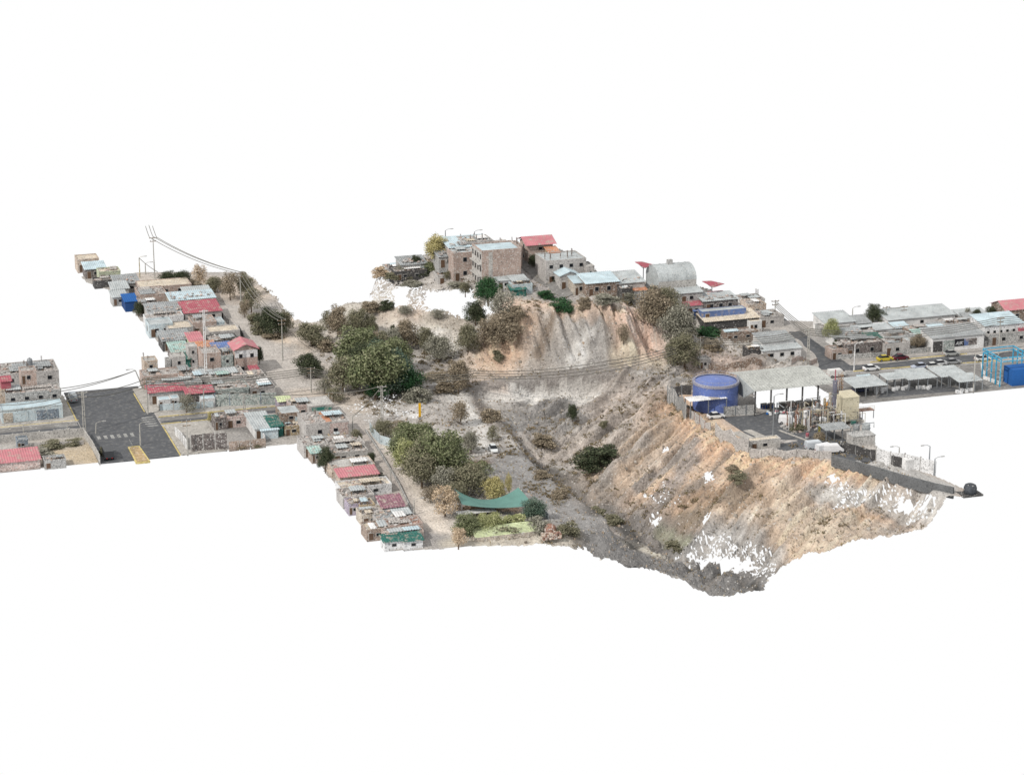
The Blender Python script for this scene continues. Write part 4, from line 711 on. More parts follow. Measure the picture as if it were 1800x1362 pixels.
run('pale fence along the garden edge', [(944, 892), (954, 904), (964, 914)], 1.4, B['pale_blue'], t=.08, name='fence', cat='fence')

# ------------------------------------------------------------------ industrial plant
def at(px, py, z=0): u, v = unproj(px, py, z); return u, v
u, v = at(1257, 716); R = 79 / 2 / 7.2; Ht = 6.8; e = empty('storage_tank', u, v + R * .0, 0); tag(e, 'big blue cylindrical storage tank beside the pale hangar', 'tank')
M_tank = mat('tank_blue', srgb(104, 124, 186, K), .45, .10, .015, .03, 7, .12); M_trim = mat('tank_rim', srgb(160, 160, 176, K), .8, .15, .04, .04, 5, .15)
prof = [(R, 0), (R, Ht)]
MB().lathe(prof, 48).build('shell', M_tank, e, smooth=True); MB().lathe([(R + .04, Ht - .5), (R + .18, Ht - .5), (R + .18, Ht + .1), (R - .35, Ht + .1)], 48).build('rim', M_trim, e); MB().lathe([(R - .36, Ht - .1), (R * .5, Ht + .55), (0, Ht + .9)], 48).build('roof', M_tank, e, smooth=True)
for k in range(3): MB().lathe([(R + .02, 1.6 + 1.6 * k), (R + .07, 1.65 + 1.6 * k), (R + .02, 1.7 + 1.6 * k)], 48).build('weld_seam', M_tank, e)
b = MB(); ang = -.5
for sx in (-.25, .25): b.tube([(R * .82 + sx, -R * .62, 0), (R * .82 + sx, -R * .62, Ht + .8)], .04, 4)
for k in range(16): b.tube([(R * .82 - .25, -R * .62, .4 + k * .42), (R * .82 + .25, -R * .62, .4 + k * .42)], .025, 4)
b.build('ladder', M_steel, e)
b = MB()
for k in range(24): a = 6.283 * k / 24; b.tube([((R - .1) * math.cos(a), (R - .1) * math.sin(a), Ht), ((R - .1) * math.cos(a), (R - .1) * math.sin(a), Ht + .9)], .03, 4)
b.tube([((R - .1) * math.cos(6.283 * k / 32), (R - .1) * math.sin(6.283 * k / 32), Ht + .9) for k in range(33)], .035, 4); b.build('guard_rail', M_trim, e)
def canopy(label, px, py, wpx, d, h, m, rise=.4, posts=3, name='canopy', panels=None, leg=None, group=None, z0=0.0):
    u, v = unproj(px, py, z0 + h); W_ = wpx / (scale_at(u, v, h) * cu); e = empty(name, u, v, z0); tag(e, label, 'canopy', group)
    corr(MB(), 0, W_, 0, d, h, h + rise).build('roof', m, e)
    for i in range(posts):
        for y in (.2, d - .2): x = .2 + (W_ - .4) * i / max(1, posts - 1); MB().box(x - .09, x + .09, y - .09, y + .09, 0, h - .1 + rise * y / d).build('post', leg or M_steel, e)
    return e, W_
e, W_ = canopy('white and tan flat canopy in front of the blue tank', 1213, 706, 68, 3.6, 4.2, B['white'], .1, 3); MB().box(W_ * .58, W_ * .8, -.03, 3.6, 4.22, 4.3).build('tan_panel', B['tan'], e)
# hangar
u, v = unproj(1328, 687, 6.4); e = empty('hangar', u, v, 0); tag(e, 'long open fronted hangar with pale pitched roof', 'hangar'); Wh = 141 / (7.1 * cu); Dh = 10.5
r = MB(); corr(r, -.4, Wh + .4, -.3, Dh, 6.4, 7.5, .8, .05); r.build('roof', B['r_hangar'], e); MB().prism([(-.4, -.3, 6.4), (-.4, Dh, 7.5), (-.4, Dh, 3.0), (-.4, Dh * .55, 3.0)], (.15, 0, 0)).build('end_wall', B['r_grey'], e)
r2 = MB(); corr(r2, -.4, Wh + .4, Dh, Dh + 5, 7.5, 6.6, .8, .05); r2.build('rear_roof', B['r_hangar'], e)
for i in range(6): x = .1 + (Wh - .3) * i / 5; MB().box(x - .16, x + .16, .1, .42, 0, 6.4).build('column', B['plinth_dark'], e); 
for i in range(6): x = .1 + (Wh - .3) * i / 5; MB().tube([(x, .2, 6.25), (x, Dh, 7.3)], .12, 4).build('rafter', B['plinth_dark'], e)
for i, (px, py, col, s) in enumerate(((1345, 719, 'blue_dark', 1.5), (1357, 718, 'blue', 1.4), (1376, 717, 'plinth_dark', 1.5), (1393, 716, 'pink', 1.6), (1408, 715, 'grey', 1.6), (1422, 714, 'plinth_dark', 1.6), (1437, 713, 'grey', 1.5))):
    u, v = at(px, py); e = empty('equipment_crate', u, v, 0, R0.uniform(-.2, .2)); lab = ['dark blue crate nearest the tank end', 'bright blue crate second from the tank end', 'black crate right of the blue crates', 'pale pink crate amid the row', 'grey crate left of the second black crate', 'tall black crate near the grey stack', 'grey crate nearest the chimney stack'][i]
    tag(e, lab + ' under the hangar edge', 'crate', 'crates under the hangar edge'); MB().box(-s / 2, s / 2, 0, s * .8, 0, s * .75).build('body', B[col], e); b = MB()
    for q in (-.45, 0, .45): b.box(q * s - .06, q * s + .06, -.05, -.005, 0.02, s * .74)
    b.build('batten', M_wood, e); MB().box(-s / 2 - .05, s / 2 + .05, -.05, s * .82, s * .75, s * .8).build('lid', B['grey'], e)
e = empty('sack_heap', *at(1366, 727), 0); tag(e, 'heap of white, red and blue sacks on the yard', 'sacks'); 
for i in range(16):
    x, y, z = R0.uniform(-3, 3), R0.uniform(-.8, .8), .1 + (.4 if i > 10 else 0); b = MB(); b.lathe([(0, -.25), (.35, -.2), (.45, 0), (.35, .2), (0, .25)], 8); b.build('sack', B[['white', 'pale_blue', 'r_pink', 'white', 'blue', 'white'][i % 6]], e, (x, y, z + .1), (R0.uniform(-.3, .3), R0.uniform(-.3, .3), R0.uniform(0, 3)), True)
def column(label, px, py, hpx, wpx, m, name='column', cat='column', cap=True, n=14, extra=None):
    u, v = at(px, py); s = scale_at(u, v, 3); h = hpx / s / math.cos(PIT); r = wpx / s / 2; e = empty(name, u, v, 0); tag(e, label, cat)
    MB().lathe([(0, 0), (r, 0), (r, h * .97), (r * .8, h), (0, h)], n).build('shaft', m, e, smooth=False); MB().lathe([(r + .02, h * .55), (r + .12, h * .55), (r + .12, h * .58), (r + .02, h * .58)], n).build('flange', M_steel, e)
    MB().lathe([(r + .01, 0), (r * 1.35, 0), (r * 1.35, .35), (r + .01, .4)], n).build('base_ring', B['grey'], e); return e, h, r
e, h, r = column('tall grey exhaust stack in the plant', 1466, 722, 54, 8, mat('stack_grey', srgb(124, 124, 138, K), .6, .1, .03, .05, 4, .15), 'chimney_stack', 'chimney'); MB().tube([(0, 0, h), (0, 0, h + 2.6)], .14, 6).build('tip', B['r_red'], e); MB().box(-.9, .9, -.12, .12, h - .2, h - .05).build('crossbar', M_steel, e)
u, v = at(1474, 720); e = empty('ladder_tower', u, v, 0); tag(e, 'rusty orange ladder tower beside the grey stack', 'tower'); b = MB(); hh = 9
for x, y in ((0, 0), (.9, 0), (.9, .9), (0, .9)): MB().tube([(x, y, 0), (x, y, hh)], .08, 4).build('leg', B['rust'], e)
for k in range(9): z = k + .6; b.tube([(0, 0, z), (.9, 0, z)], .06, 4); b.tube([(.9, 0, z), (.9, .9, z)], .06, 4); b.tube([(0, 0, z), (.9, 0, z + 1)], .04, 4); b.tube([(0, .9, z), (0, 0, z)], .05, 4)
b.build('bracing', mat('ochre_steel', srgb(170, 140, 96, K), .8, .2, .05, .1, 4, .2), e)
u, v = unproj(1482, 700, 6.8); e = empty('silo', u, v, 0); tag(e, 'beige square silo box on legs in the plant', 'silo'); M_bei = mat('silo_beige', srgb(208, 200, 176, K), .7, .08, .02, .05, 4, .1); w_ = 29 / (7.2 * cu)
MB().box(0, w_, 0, 3.4, .9, 6.8).build('body', M_bei, e); MB().prism([(-.1, -.1, 6.8), (w_ + .1, -.1, 6.8), (w_ - .5, 1.4, 7.6), (.5, 1.4, 7.6)], (0, 2, 0)).build('hood', M_bei, e)
for x in (-.45, -.75): MB().tube([(x, .2, 0), (x, .2, 7.4)], .12, 6).build('pipe', M_bei, e)
for x in (.15, w_ - .15): 
    for y in (.2, 3.1): MB().box(x - .1, x + .1, y - .1, y + .1, 0, .9).build('leg', M_steel, e)
for k in range(1, 4): MB().box(-.02, w_ + .02, -.04, -.005, .9 + k * 1.15, 1.0 + k * 1.15).build('rib', M_bei, e)
column('white vertical filter vessel by the yard edge', 1415, 749, 27, 7, B['white'], 'vessel', 'vessel')
column('orange round tank behind the filter vessels', 1454, 720, 12, 13, mat('tank_orange', srgb(206, 148, 74, K), .6, .15, .03, .08, 4, .2), 'process_tank', 'tank')
column('grey tank left of its white twin at the plant edge', 1505, 762, 16, 11, B['r_grey2'], 'process_tank', 'tank'); column('white dented tank at the right plant edge', 1522, 763, 19, 14, B['r_grey'], 'process_tank', 'tank'); column('teal topped drum behind the plant tanks', 1500, 748, 9, 10, B['r_teal'], 'drum', 'drum'); column('red drum standing on the yard kerb', 1419, 770, 9, 6, B['r_red'], 'drum', 'drum'); column('pale stubby vessel near the white filter', 1403, 742, 12, 8, B['white_pitted'], 'vessel', 'vessel'); column('yellow valve stand near the grey canopy', 1440, 765, 20, 4, mat('valve_yellow', srgb(214, 204, 90, K), .7, .1, 0, .05, 4, .2), 'valve_stand', 'valve'); column('yellow green valve post behind the platform', 1459, 738, 10, 4, MATS['valve_yellow'], 'valve_stand', 'valve')
canopy('flat grey canopy over machines in the plant', 1452, 757, 48, 5.0, 2.8, B['r_grey2'], .1, 4)
u, v = at(1428, 752); e = empty('pipe_rack', u, v, 0); tag(e, 'tangled beige pipe rack at the heart of the plant', 'pipes'); M_pip = mat('pipe_beige', srgb(186, 178, 158, K), .6, .15, .08, .12, 4, .2)
for i in range(96):
    x, y, z = R0.uniform(-6, 10), R0.uniform(-3, 7), R0.uniform(.5, 5.8); k = R0.random(); L_ = R0.uniform(1, 4)
    p = [(x, y, 0), (x, y, z)] if k < .4 else ([(x, y, z), (x + L_, y, z), (x + L_, y, 0)] if k < .75 else [(x, y, z), (x, y + L_, z), (x, y + L_, 0)])
    MB().tube(p, R0.uniform(.07, .17), 6).build('pipe', [M_pip, M_steel, B['white'], M_pip, B['plinth_dark'], B['rust']][i % 6], e)
for i in range(8):
    x, y, z = R0.uniform(-6, 8), R0.uniform(-2, 5), R0.uniform(.3, 2.2); MB().lathe([(0, 0), (.5, .05), (.55, .5), (.5, .95), (0, 1)], 10).build('vessel', [B['white'], M_pip, B['plinth_dark']][i % 3], e, (x, y, z))
scrap(e, 16, 9, 0, 120, 'machine_parts', -7, -3, 1.4)
for i, (px, py, hp, wp, m, lab) in enumerate(((1425, 744, 22, 4, 'ochre', 'thin ochre standpipe left of the slender lamp'), (1436, 738, 30, 5, 'r_grey2', 'grey cooling column behind the pipe rack'), (1449, 734, 34, 4, 'ochre', 'tall ochre pipe column before the orange tank'), (1458, 728, 38, 5, 'tan', 'tan reactor column left of the grey stack'), (1430, 730, 16, 7, 'white', 'short white vessel under the hangar front'), (1478, 748, 26, 4, 'white_pitted', 'white riser pipe before the silo'))): column(lab, px, py, hp, wp, B[m], 'process_column', 'column')
u, v = at(1436, 745); e = empty('platform', u, v, 0); tag(e, 'rusty steel platform with railing behind the grey canopy', 'platform'); MB().box(0, 15, 0, 2.2, 1.9, 2.05).build('deck', B['rust'], e)
for i in range(6): MB().box(i * 2.95, i * 2.95 + .15, .02, .17, 0, 1.9).build('leg', M_steel, e)
b = MB(); [b.tube([(0, 0.05, 2.05 + q), (15, 0.05, 2.05 + q)], .04, 4) for q in (.5, 1.0)]; [b.tube([(i * 1.5, .05, 2), (i * 1.5, .05, 3.05)], .03, 4) for i in range(11)]; b.build('railing', M_pip, e)
u, v = at(1515, 779); e = empty('grey_concrete_block', u, v, 0); e.name = 'bund_wall'; tag(e, 'grey concrete bund block at the right end of the plant', 'bund'); MB().box(-3, 2.6, -1.5, 2, 0, 2.2).build('wall', B['concrete'], e); MB().box(-3.1, 2.7, -1.6, 2.1, 2.2, 2.32).build('coping', B['grey'], e); MB().tube([(-2, 1, 2.3), (-2, 1, 4.4), (3.4, 1, 4.4), (3.4, 1, 3.2)], .1, 5).build('pipe', M_steel, e)
e, W_ = H('flat roofed concrete pump house at the yard corner', 1318, 777, 56, 2.2, 2.4, 'concrete', 'flat', 'r_tan', 1, door=1, par=.25, name='pump_house', cat='pump house', z0=0)
u, v = at(1705, 868); e = empty('round_tank', u, v, 0); tag(e, 'dark round topped tank at the end of the retaining wall', 'tank'); MB().lathe([(0, 0), (1.4, 0), (1.45, 1.5), (1.2, 2.1), (.7, 2.35), (0, 2.4)], 16).build('body', mat('tank_dark', srgb(78, 82, 88, K), .9, .2, .04, .1, 4, .2), e, smooth=True); MB().box(-2.4, 2.4, -1.6, 1.7, -.2, .2).build('plinth', B['plinth_dark'], e)
u, v = at(1598, 823); e = empty('cabin', u, v, 0); tag(e, 'white boxy cabin against the white boundary wall', 'cabin'); MB().box(-1.4, 1.4, -1.2, 1, 0, 2.4).build('body', B['white'], e); opening(e, 1.5, 0, .05, 0.05, 'f', 1); MB().box(1.45, 2.2, -1.0, .2, .2, 1.8).build('side_unit', M_dark, e)
# parking canopies on the right
for lab, px, py, wp, d in (('first grey parking canopy from the hangar', 1503, 682, 62, 8), ('white fringed parking canopy behind the first one', 1520, 671, 26, 5), ('small grey parking canopy left of the ridged one', 1560, 668, 44, 5), ('wide ridged parking canopy in the middle of the lot', 1597, 668, 56, 8), ('tall parking canopy with dark opening', 1655, 663, 52, 8), ('near parking canopy at the right end of the lot', 1686, 672, 46, 6)):
    canopy(lab, px, py, wp, d, 2.9, B['r_blue'] if wp == 26 else B['r_grey'], .3, 4, group='parking canopies')
for i, (px, py, w_) in enumerate(((1588, 686, 40), (1628, 685, 30), (1700, 690, 40), (1553, 690, 34))):
    u, v = at(px, py); e = empty('rubble_bags', u, v, 0); tag(e, 'row of white bulk bags ' + ['under the ridged canopy', 'at the right side of the ridged canopy', 'under the near right canopy', 'under the first grey canopy'][i], 'bags', 'bulk bags in the parking lot')
    for k in range(int(w_ / 6)): MB().box(-.38, .38, -.38, .38, 0, .8).build('bag', B['white_pitted'], e, (k * .82 - w_ / 16, R0.uniform(-.2, 1.4), 0), (0, 0, R0.uniform(-.3, .3)))
# blue steel frame
u, v = at(1757, 680); e = empty('blue_frame', u, v, 0); e.name = 'steel_gantry'; tag(e, 'bright blue steel gantry frame at the right edge', 'gantry'); M_cy = mat('gantry_blue', srgb(70, 168, 206, K), .6, .1, .06, .03, 4, .15)
Wg, Dg, Hg = 8.5, 9, 7.4
for x in (0, Wg): 
    for k in range(5): y = k * Dg / 4; MB().box(x - .14, x + .14, y - .14, y + .14, 0, Hg - k * .0).build('post', M_cy, e)
for z in (Hg, Hg - .9):
    for x in (0, Wg): MB().box(x - .12, x + .12, -.1, Dg + .1, z - .12, z + .12).build('beam', M_cy, e)
    for y in (0, Dg): MB().box(-.1, Wg + .1, y - .12, y + .12, z - .115, z + .125).build('beam', M_cy, e)
b = MB()
for k in range(8): y0, y1 = k * Dg / 8, (k + 1) * Dg / 8; b.tube([(0, y0, Hg if k % 2 else Hg - .9), (0, y1, Hg - .9 if k % 2 else Hg)], .06, 4)
b.build('lattice', M_cy, e); MB().box(3.2, 12, -.6, 4, 0, 4.2).build('blue_panel_wall', B['blue'], e); 
u, v = at(1716, 700)
# ------------------------------------------------------------------ vaulted hall, red canopies, shade sail
u, v = unproj(1158, 496, 15.2); z0 = 12.0; e = empty('vaulted_hall', u, v, z0); tag(e, 'pale grey barrel vaulted hall on the hill', 'hall'); Lh = 67 / (6.5 * cu); Rv = 4.8; wl = 3.2; b = MB(); n = 14
for k in range(n + 1):
    a = math.pi * k / n; y = Rv - Rv * math.cos(a); z = wl + Rv * .72 * math.sin(a); b.v += [(0, y, z), (Lh, y, z)]
for k in range(n): b.f.append((2*k, 2*k+1, 2*k+3, 2*k+2))
b.build('vault', B['r_grey'], e, smooth=True); w_ = MB(); w_.box(.05, Lh - .05, .02, .2, -2, wl); w_.box(.05, Lh - .05, 2 * Rv - .2, 2 * Rv - .02, -2, wl); w_.build('side_wall', B['concrete'], e)
for x in (.06, Lh - .2): MB().prism([(x, 0.02, -2)] + [(x, Rv - Rv * .99 * math.cos(math.pi * k / n), wl + Rv * .71 * math.sin(math.pi * k / n)) for k in range(n + 1)] + [(x, 2 * Rv - .02, -2)], (.14, 0, 0)).build('end_wall', B['r_grey'], e)
for k in range(6): x = (k + .5) * Lh / 6; MB().tube([(x, Rv - (Rv + .03) * math.cos(math.pi * q / n), wl + (Rv * .72 + .03) * math.sin(math.pi * q / n)) for q in range(n + 1)], .06, 4).build('roof_rib', B['r_grey'], e)
MB().box(4.2, 5.6, Rv - .5, Rv + .5, wl + Rv * .7, wl + Rv * .7 + 1.3).build('roof_vent', B['grey'], e)
for lab, px, py, hp, wp in (('dark crimson tilted canopy on a thin mast left of the vaulted hall', 1116, 463, 20, 34), ('crimson tilted canopy on a mast right of the vaulted hall', 1234, 497, 18, 40)):
    z0 = 12.5 if px < 1200 else 8.5; hh = hp / 6.4 + 2.4; u, v = unproj(px, py, z0 + hh + .6); e = empty('tilted_canopy', u, v, z0); tag(e, lab, 'canopy'); w_ = wp / 6.2
    MB().prism([(0, 0, hh + .9), (w_ * .42, -1.5, hh - .6), (w_, 0, hh - .3), (w_ * .5, 1.6, hh + .4)], (0, 0, .12)).build('panel', B['r_red'], e); MB().tube([(w_ * .45, 0, -3), (w_ * .45, 0, hh)], .12, 6).build('mast', M_steel, e); MB().tube([(w_ * .45, 0, hh - 1), (w_ * .2, 0, hh + .3)], .07, 5).build('strut', M_steel, e)
e = empty('market_awning', *unproj(1120, 518, 12), 9.6); tag(e, 'sagging dark green awning below the orange stall', 'awning'); MB().prism([(0, 0, 1.4), (2.8, -1, 1.7), (5, 0, 3.6), (4.6, 1.2, 4.0), (2.6, 1, 2.6), (.6, 1, 2.4)], (0, 0, .06)).build('cloth', B['r_teal'], e)
for x, y, h in ((.1, 0, 1.4), (4.9, .1, 3.6), (.7, .9, 2.4)): MB().tube([(x, y, -1), (x, y, h)], .06, 5).build('pole', M_wood, e)
# shade sail: four poles, sagging cloth
P4 = []
def lift_(px, py, base): u, v = unproj(px, base, 0); x, y = uv2xy(u, v); s = scale_at(u, v, 2); z = (base - py) / s / math.cos(PIT); return np.array([x, y, z])
A_, B_, C_, D_ = lift_(800, 859, 890), lift_(911, 856, 884), lift_(938, 887, 906), lift_(812, 886, 910)
e = bpy.data.objects.new('shade_sail', None); COL.objects.link(e); e.location = (A_[0], A_[1], 0); tag(e, 'teal green shade sail slung between poles over the garden', 'shade sail'); b = MB(); n = 18
for i in range(n + 1):
    for j in range(n + 1):
        s_, t_ = i / n, j / n; p = (A_ * (1 - s_) + B_ * s_) * (1 - t_) + (D_ * (1 - s_) + C_ * s_) * t_
        sag = 2.6 * (4 * s_ * (1 - s_)) * (1 - .72 * t_) + .3 * math.sin(s_ * 9 + t_ * 5) * t_ * (1 - t_); b.v.append((p[0] - A_[0], p[1] - A_[1], p[2] - sag))
for i in range(n):
    for j in range(n): b.f.append((i*(n+1)+j, (i+1)*(n+1)+j, (i+1)*(n+1)+j+1, i*(n+1)+j+1))
b.build('cloth', mat('sail_green', srgb(104, 146, 138, K), .7, .06, 0, 0, 4, .12), e, smooth=True)
for q in (A_, B_, C_, D_): MB().tube([(q[0] - A_[0], q[1] - A_[1], -.5), (q[0] - A_[0], q[1] - A_[1], q[2] + .15)], .09, 6).build('pole', M_steel, e)
# nursery garden
u, v = unproj(835, 945, .9); e = empty('seedling_bed', u, v, 0); tag(e, 'long pale yellow ribbed cover over the seedling bed', 'bed'); MB().box(0, 13.8, .02, 3.0, -.2, .8).build('frame', B['tan'], e)
for k in range(8): MB().prism([(0, .05 + k * .37, .82 + k * .16), (14, .05 + k * .37, .82 + k * .16), (14, .38 + k * .37, .9 + k * .16), (0, .38 + k * .37, .9 + k * .16)], (0, 0, .05)).build('cover_strip', B['r_yellow'], e)
u, v = at(806, 912); e = empty('long_white_table', u, v, 0); e.name = 'potting_bench'; tag(e, 'long white potting bench under the shade sail', 'bench'); MB().box(0, 8.4, 0, 2.2, .8, .95).build('top', B['white'], e)
for x in (.2, 2.8, 5.5, 8.2): MB().box(x - .08, x + .08, .1, 2.0, 0, .8).build('leg', M_steel, e)
u, v = at(880, 919); e = empty('potting_bench', u, v, 0); tag(e, 'short white slatted bench right of the long bench', 'bench'); [MB().box(0, 2.6, k * .4, k * .4 + .3, .7, .78).build('slat', B['white'], e) for k in range(4)]; [MB().box(x - .06, x + .06, 0, 1.5, 0, .7).build('leg', M_steel, e) for x in (.2, 2.4)]
u, v = at(955, 950); e = empty('brick_stack', u, v, 0); tag(e, 'stack of orange bricks at the end of the seedling bed', 'bricks'); n = 0
for k in range(5):
    for i in range(9):
        for j in range(3):
            if R0.random() < .85 - k * .08: MB().box(i * .45, i * .45 + .41, j * .5 + .02 * k, j * .5 + .46 + .02 * k, k * .26, k * .26 + .24).build('brick', B['brick_tan' if R0.random() < .5 else 'rust'], e)
u, v = at(966, 936); e = empty('small_clay_hut', u, v, 0); e.name = 'clay_oven'; tag(e, 'small reddish clay oven at the ravine brink', 'oven'); MB().lathe([(0, 0), (1.5, 0), (1.5, .8), (1.2, 1.5), (.5, 1.9), (0, 1.95)], 14).build('dome', B['rust'], e, smooth=True); MB().box(-.4, .4, -1.55, -1.3, 0, .7).build('mouth', M_dark, e)
u, v = at(738, 734); e = empty('yellow_marker', u, v, 0); e.name = 'marker_post'; tag(e, 'tall flat yellow marker post in the rocky clearing', 'post'); MB().box(-.28, .28, -.1, .1, 0, 3.6).build('board', mat('marker_yellow', srgb(224, 176, 40, K * 1.2), .7, .1, 0, .03, 4, .15), e); MB().box(-.4, .4, -.25, .25, -.2, .15).build('foot', B['grey'], e)
for i in range(10):
    px = 818 + i * 5.2; u, v, z = hit(px, 804 - i * .8); b = MB(); b.lathe([(0, -.3), (.36, -.2), (.45, .1), (.3, .4), (0, .5)], 8)
    o = b.build('boulder', B['concrete'], None, (*uv2xy(u, v), z), (0, .2, i)); o.scale = (1, .8, .9); tag(o, ['leftmost', 'second', 'third', 'fourth', 'fifth', 'sixth', 'seventh', 'eighth', 'ninth', 'rightmost'][i] + ' boulder from the left in the whitewashed row by the track', 'boulder', 'whitewashed boulders')
# ------------------------------------------------------------------ vehicles
M_tyre = plain('tyre_rubber', (.012, .012, .013), .9); M_rim = plain('wheel_rim', srgb(170, 170, 172, K), .4, .5); M_lamp = plain('lamp_glass', srgb(230, 230, 225, K), .2); M_tail = plain('tail_red', srgb(150, 20, 20, K), .3)
def loft(secs):                                        # secs: list of (x, half_width, z_low, z_high, half_width_top)
    b = MB()
    for x, hw, zl, zh, ht in secs: b.v += [(x, -hw, zl), (x, -hw, zl + (zh - zl) * .6), (x, -ht, zh), (x, ht, zh), (x, hw, zl + (zh - zl) * .6), (x, hw, zl)]
    for i in range(len(secs) - 1):
        for k in range(6): a = i * 6 + k; c_ = i * 6 + (k + 1) % 6; b.f.append((a, c_, c_ + 6, a + 6))
    b.f.append((0, 1, 2, 3, 4, 5)); e_ = (len(secs) - 1) * 6; b.f.append((e_ + 5, e_ + 4, e_ + 3, e_ + 2, e_ + 1, e_)); return b
def car(label, px, py, rz, col, kind='sedan', group=None, z=None):
    u, v, zz = hit(px, py); e = empty('parked_car' if kind != 'truck' else 'truck', u, v, zz + .03, rz); tag(e, label, 'car' if kind != 'truck' else 'truck', group)
    pm = mat('car_' + '_'.join(map(str, col)), srgb(*col, K), .35, .06, 0, 0, 4, .1)
    if kind == 'truck': L_ = [(-3.2, 1.05, .7, 2.3, 1.05), (1.2, 1.05, .7, 2.3, 1.05)]; cb = [(1.3, 1.0, .6, 2.2, .9), (2.3, 1.0, .6, 2.1, .85), (3.0, 1.0, .6, 1.5, .9)]; wx = (-2.2, 2.2); wr = .48
    elif kind == 'van': L_ = [(-2.3, .88, .35, 1.3, .86), (2.0, .88, .35, 1.2, .84), (2.4, .8, .4, .9, .75)]; cb = [(-2.25, .82, 1.25, 2.0, .74), (1.1, .82, 1.2, 2.0, .74), (1.9, .8, 1.15, 1.25, .74)]; wx = (-1.5, 1.5); wr = .34
    else: L_ = [(-2.15, .78, .4, .85, .74), (-1.9, .86, .3, .98, .8), (-.2, .88, .28, .98, .84), (1.2, .87, .28, .92, .82), (2.0, .82, .3, .78, .74), (2.2, .7, .4, .66, .66)]; cb = [(-1.75, .76, .95, 1.0, .7), (-1.0, .76, .95, 1.48, .6), (.35, .76, .95, 1.5, .6), (1.15, .78, .9, .97, .72)]; wx = (-1.35, 1.35); wr = .33
    bd = loft(L_).build('body', pm, e); cab = loft(cb).build('cabin', M_pane if kind == 'sedan' else pm, e)
    if kind == 'sedan': MB().box(-.98, .36, -.58, .58, 1.485, 1.53).build('roof', pm, e)
    else: MB().box(cb[-1][0] - .7, cb[-1][0] - .02, -.72, .72, cb[0][3] * .62, cb[0][3] * .88).build('windscreen', M_pane, e)
    wl_ = loft([(0, .0, 0, 0, 0)]) if False else None
    for x in wx:
        for y in (-.82, .82):
            t = MB(); t.tube([(0, -.1, 0), (0, .1, 0)], wr, 12); o = t.build('wheel', M_tyre, e, (x, y * (1.2 if kind == 'truck' else 1), wr)); MB().tube([(0, -.115, 0), (0, .115, 0)], wr * .55, 10).build('rim', M_rim, o)
    xf = L_[-1][0] if kind != 'truck' else 3.0
    for y in (-.6, .6): MB().box(xf - .08, xf + .03, y - .16, y + .16, .58, .74).build('headlight', M_lamp, e); MB().box(L_[0][0] - .03, L_[0][0] + .06, y - .16, y + .16, .6, .78).build('tail_lamp', M_tail, e)
    return e
PI = math.pi
car('white car with dark windows on the dirt track in the ravine', 867, 793, -PI / 2 - .15, (226, 230, 232))
car('bright yellow taxi parked across the road', 1555, 634, 0, (206, 188, 70)); car('dark maroon car parked behind the yellow taxi', 1583, 632, 0, (96, 40, 52)); car('white car on the road nearest the hangar', 1531, 651, 0, (232, 234, 236)); car('silver blue car parked by the lot', 1616, 648, PI, (180, 188, 206)); car('white car behind the silver blue one', 1640, 647, 0, (214, 216, 214)); car('grey car parked opposite the sign shop', 1674, 640, 0, (158, 160, 162)); car('silver car under the shop wall', 1672, 625, 0, (176, 178, 176)); car('white car near the blue gantry', 1727, 634, 0, (226, 226, 224)); car('small pale car between two others by the lot', 1649, 643, PI, (200, 202, 204), group=None)
car('dark flatbed truck parked beside the stone wall', 189, 803, PI / 2, (56, 58, 62), 'truck'); car('white pick up van beside the yard kerb', 1386, 745, -.6, (236, 236, 238), 'van'); car('pale van parked in the yard entrance', 1432, 789, 0, (206, 212, 218), 'van'); car('white van next to the dark inner wall', 1464, 795, -.2, (240, 240, 242), 'van'); car('white pickup between the pale van and the white van', 1450, 794, .2, (234, 235, 238), 'van'); car('white car by the tank fence', 1258, 735, 0, (236, 236, 236))
car('dark blue car under the first grey canopy', 1512, 689, 0, (46, 54, 84)); car('white van at the hangar corner by the road', 1470, 662, 0, (228, 228, 226), 'van'); car('silver van on the crossing behind the twin poles', 128, 704, PI / 2, (170, 178, 184), 'van')
